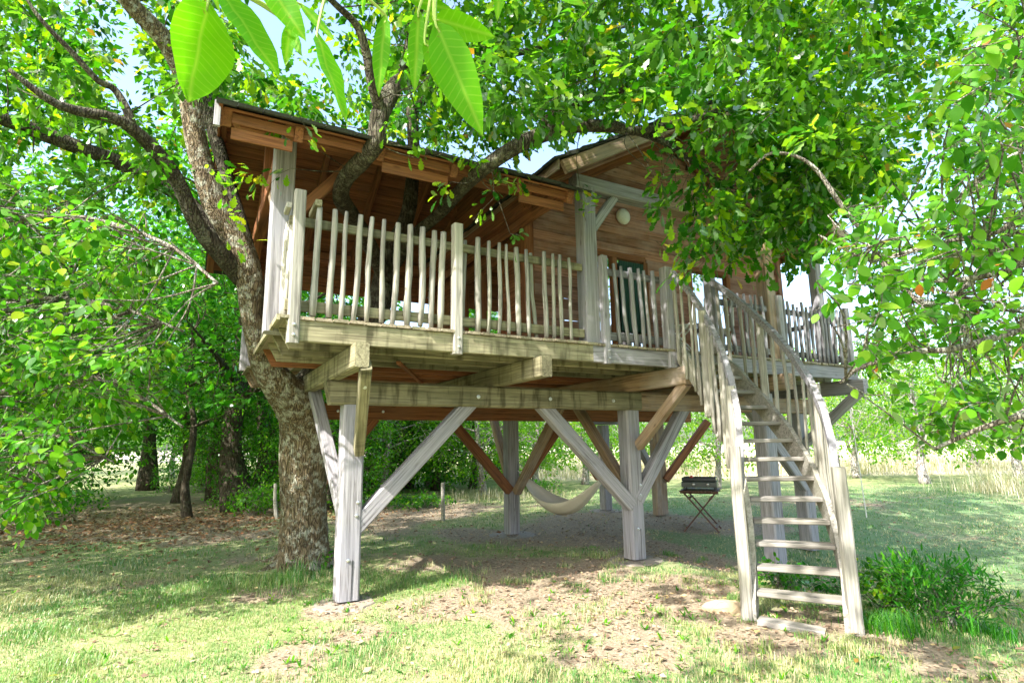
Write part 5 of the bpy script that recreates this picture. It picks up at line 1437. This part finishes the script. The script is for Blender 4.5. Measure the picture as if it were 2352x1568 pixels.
def clump_sampler(n):
    c = view_sampler(3.3, 9.0, 400, 2300)(420); c = c[dirt_mask(c[:, 0], c[:, 1]) > .35]
    i = rng.integers(0, len(c), n); return c[i] + rng.normal(0, .05, (n, 2))
blades("weed_tuft", 9000, clump_sampler, .03, .09, .0025, L_GRASS, "fresh grass tufts coming up through the worn earth", bare=False)
def meadow_sampler(n):
    P = view_sampler(20, 60, 1050, 2600, .8)(n * 2)
    return P[straw_mask(P[:, 0], P[:, 1]) > .3][:n]
blades("meadow_grass", 60000, meadow_sampler, .35, .75, .012, L_STRAW, "tall pale dry grass in the open field", bare=False)
def tuft_sampler(px, py, r):
    c = onz(px, py)
    return lambda n: np.stack([rng.normal(c[0], r, n), rng.normal(c[1], r, n)], 1)
blades("weed_tuft", 700, tuft_sampler(2330, 1130, .7), .4, .85, .008, L_STRAW, "tall straw coloured grass clump at the right edge of the lawn", bare=False)
blades("weed_tuft", 900, tuft_sampler(2040, 1445, .13), .10, .28, .003, L_SHRUB, "long grass tuft beside the right newel", bare=False)
blades("weed_tuft", 500, tuft_sampler(2270, 1455, .12), .10, .25, .003, L_SHRUB, "long grass tuft right of the feathery shrub", bare=False)
blades("weed_tuft", 700, tuft_sampler(650, 1335, .22), .06, .2, .003, L_GRASS, "longer grass round the foot of the oak", bare=False)
blades("weed_tuft", 900, tuft_sampler(1150, 1140, .9), .1, .4, .006, L_STRAW, "dry brush grass along the fence", bare=False)
def litter(n):
    P = view_sampler(3.3, 16, -100, 2450, .8)(n * 3)
    m = dirt_mask(P[:, 0], P[:, 1])
    P = P[rng.random(len(P)) < .06 + m * .9][:n]
    n = len(P)
    Q = np.column_stack([P, gz(P[:, 0], P[:, 1]) + rng.uniform(.008, .025, n)])
    D = rng.normal(size=(n, 3)); D[:, 2] *= .12; Nn = rng.normal(0, .35, (n, 3)) + [0, 0, 1]
    return Q, D, Nn, rng.uniform(.02, .06, n) * (1 + .6 * (rng.random(n) > .95))
Q, D, Nn, Sz = litter(24000)
tag(data_obj("fallen_leaves", leaves_mesh("fallen_leaves", Q, D, Nn, Sz, 'simple', L_LITTER)), "dry brown leaves scattered over the bare earth", kind="stuff")
c_ = onz(330, 1210)
n = 6000; P = np.stack([rng.normal(c_[0], 2.6, n), rng.normal(c_[1], 1.8, n)], 1)
Q = np.column_stack([P, gz(P[:, 0], P[:, 1]) + rng.uniform(.008, .03, n)]); D = rng.normal(size=(n, 3)); D[:, 2] *= .15; Nn = rng.normal(0, .4, (n, 3)) + [0, 0, 1]
tag(data_obj("fallen_leaves", leaves_mesh("fallen_leaves", Q, D, Nn, rng.uniform(.04, .11, n), 'simple', L_RUSSET)), "russet leaf litter covering the woodland path", kind="stuff")
# low broad weeds in the bare patches
W_ = view_sampler(3.3, 7.0, 0, 2300)(420); W_ = W_[dirt_mask(W_[:, 0], W_[:, 1]) > .12]
C = np.repeat(np.column_stack([W_, gz(W_[:, 0], W_[:, 1])]), 6, axis=0)
n = len(C); a = rng.uniform(0, 6.283, n); D = np.stack([np.cos(a), np.sin(a), rng.uniform(.3, 1.4, n)], 1); Nn = np.stack([-np.cos(a) * .5, -np.sin(a) * .5, np.ones(n)], 1)
tag(data_obj("weeds", leaves_mesh("weeds", C, D, Nn, rng.uniform(.03, .085, n), 'lance', L_HAZEL)), "small broad leaved weeds in the bare earth", kind="stuff")
for px, py, s, lb in ((1995, 1520, 0.091, "yellow green fallen walnut leaf at the bottom right"), (1965, 1530, 0.077, "second yellow leaf just left of the walnut leaf at the bottom right"), (2030, 1522, 0.070, "small yellow leaf at the right end of the bottom right cluster"), (2190, 1498, 0.077, "orange brown fallen leaf below the feathery shrub"), (1405, 1364, .07, "lone yellow leaf on the earth right of the middle post"), (2108, 1352, .08, "yellow leaf caught on the lawn above the shrub"), (1790, 1400, .06, "orange leaf under the bottom tread"), (105, 1560, 0.063, "orange leaf at the bottom left corner")):
    p = onz(px, py); p[2] = gz(p[0], p[1]) + .03
    LV, LF = leaf_shape('lance'); LV = LV * np.array([1.3, 1.7, 1.5]); used = np.unique(LF); rm = -np.ones(len(LV), int); rm[used] = np.arange(len(used))
    me = np_mesh("fallen_leaf", LV[used] * s, rm[LF], L_YELLOW)
    a = random.uniform(-.7, .7)
    tag(data_obj("fallen_leaf", me, None, Matrix.Translation(p) @ Matrix.Rotation(a, 4, 'Z') @ Matrix.Rotation(-.12, 4, 'Y') @ Matrix.Rotation(random.uniform(-.5, .5), 4, 'X')), lb, "leaf")
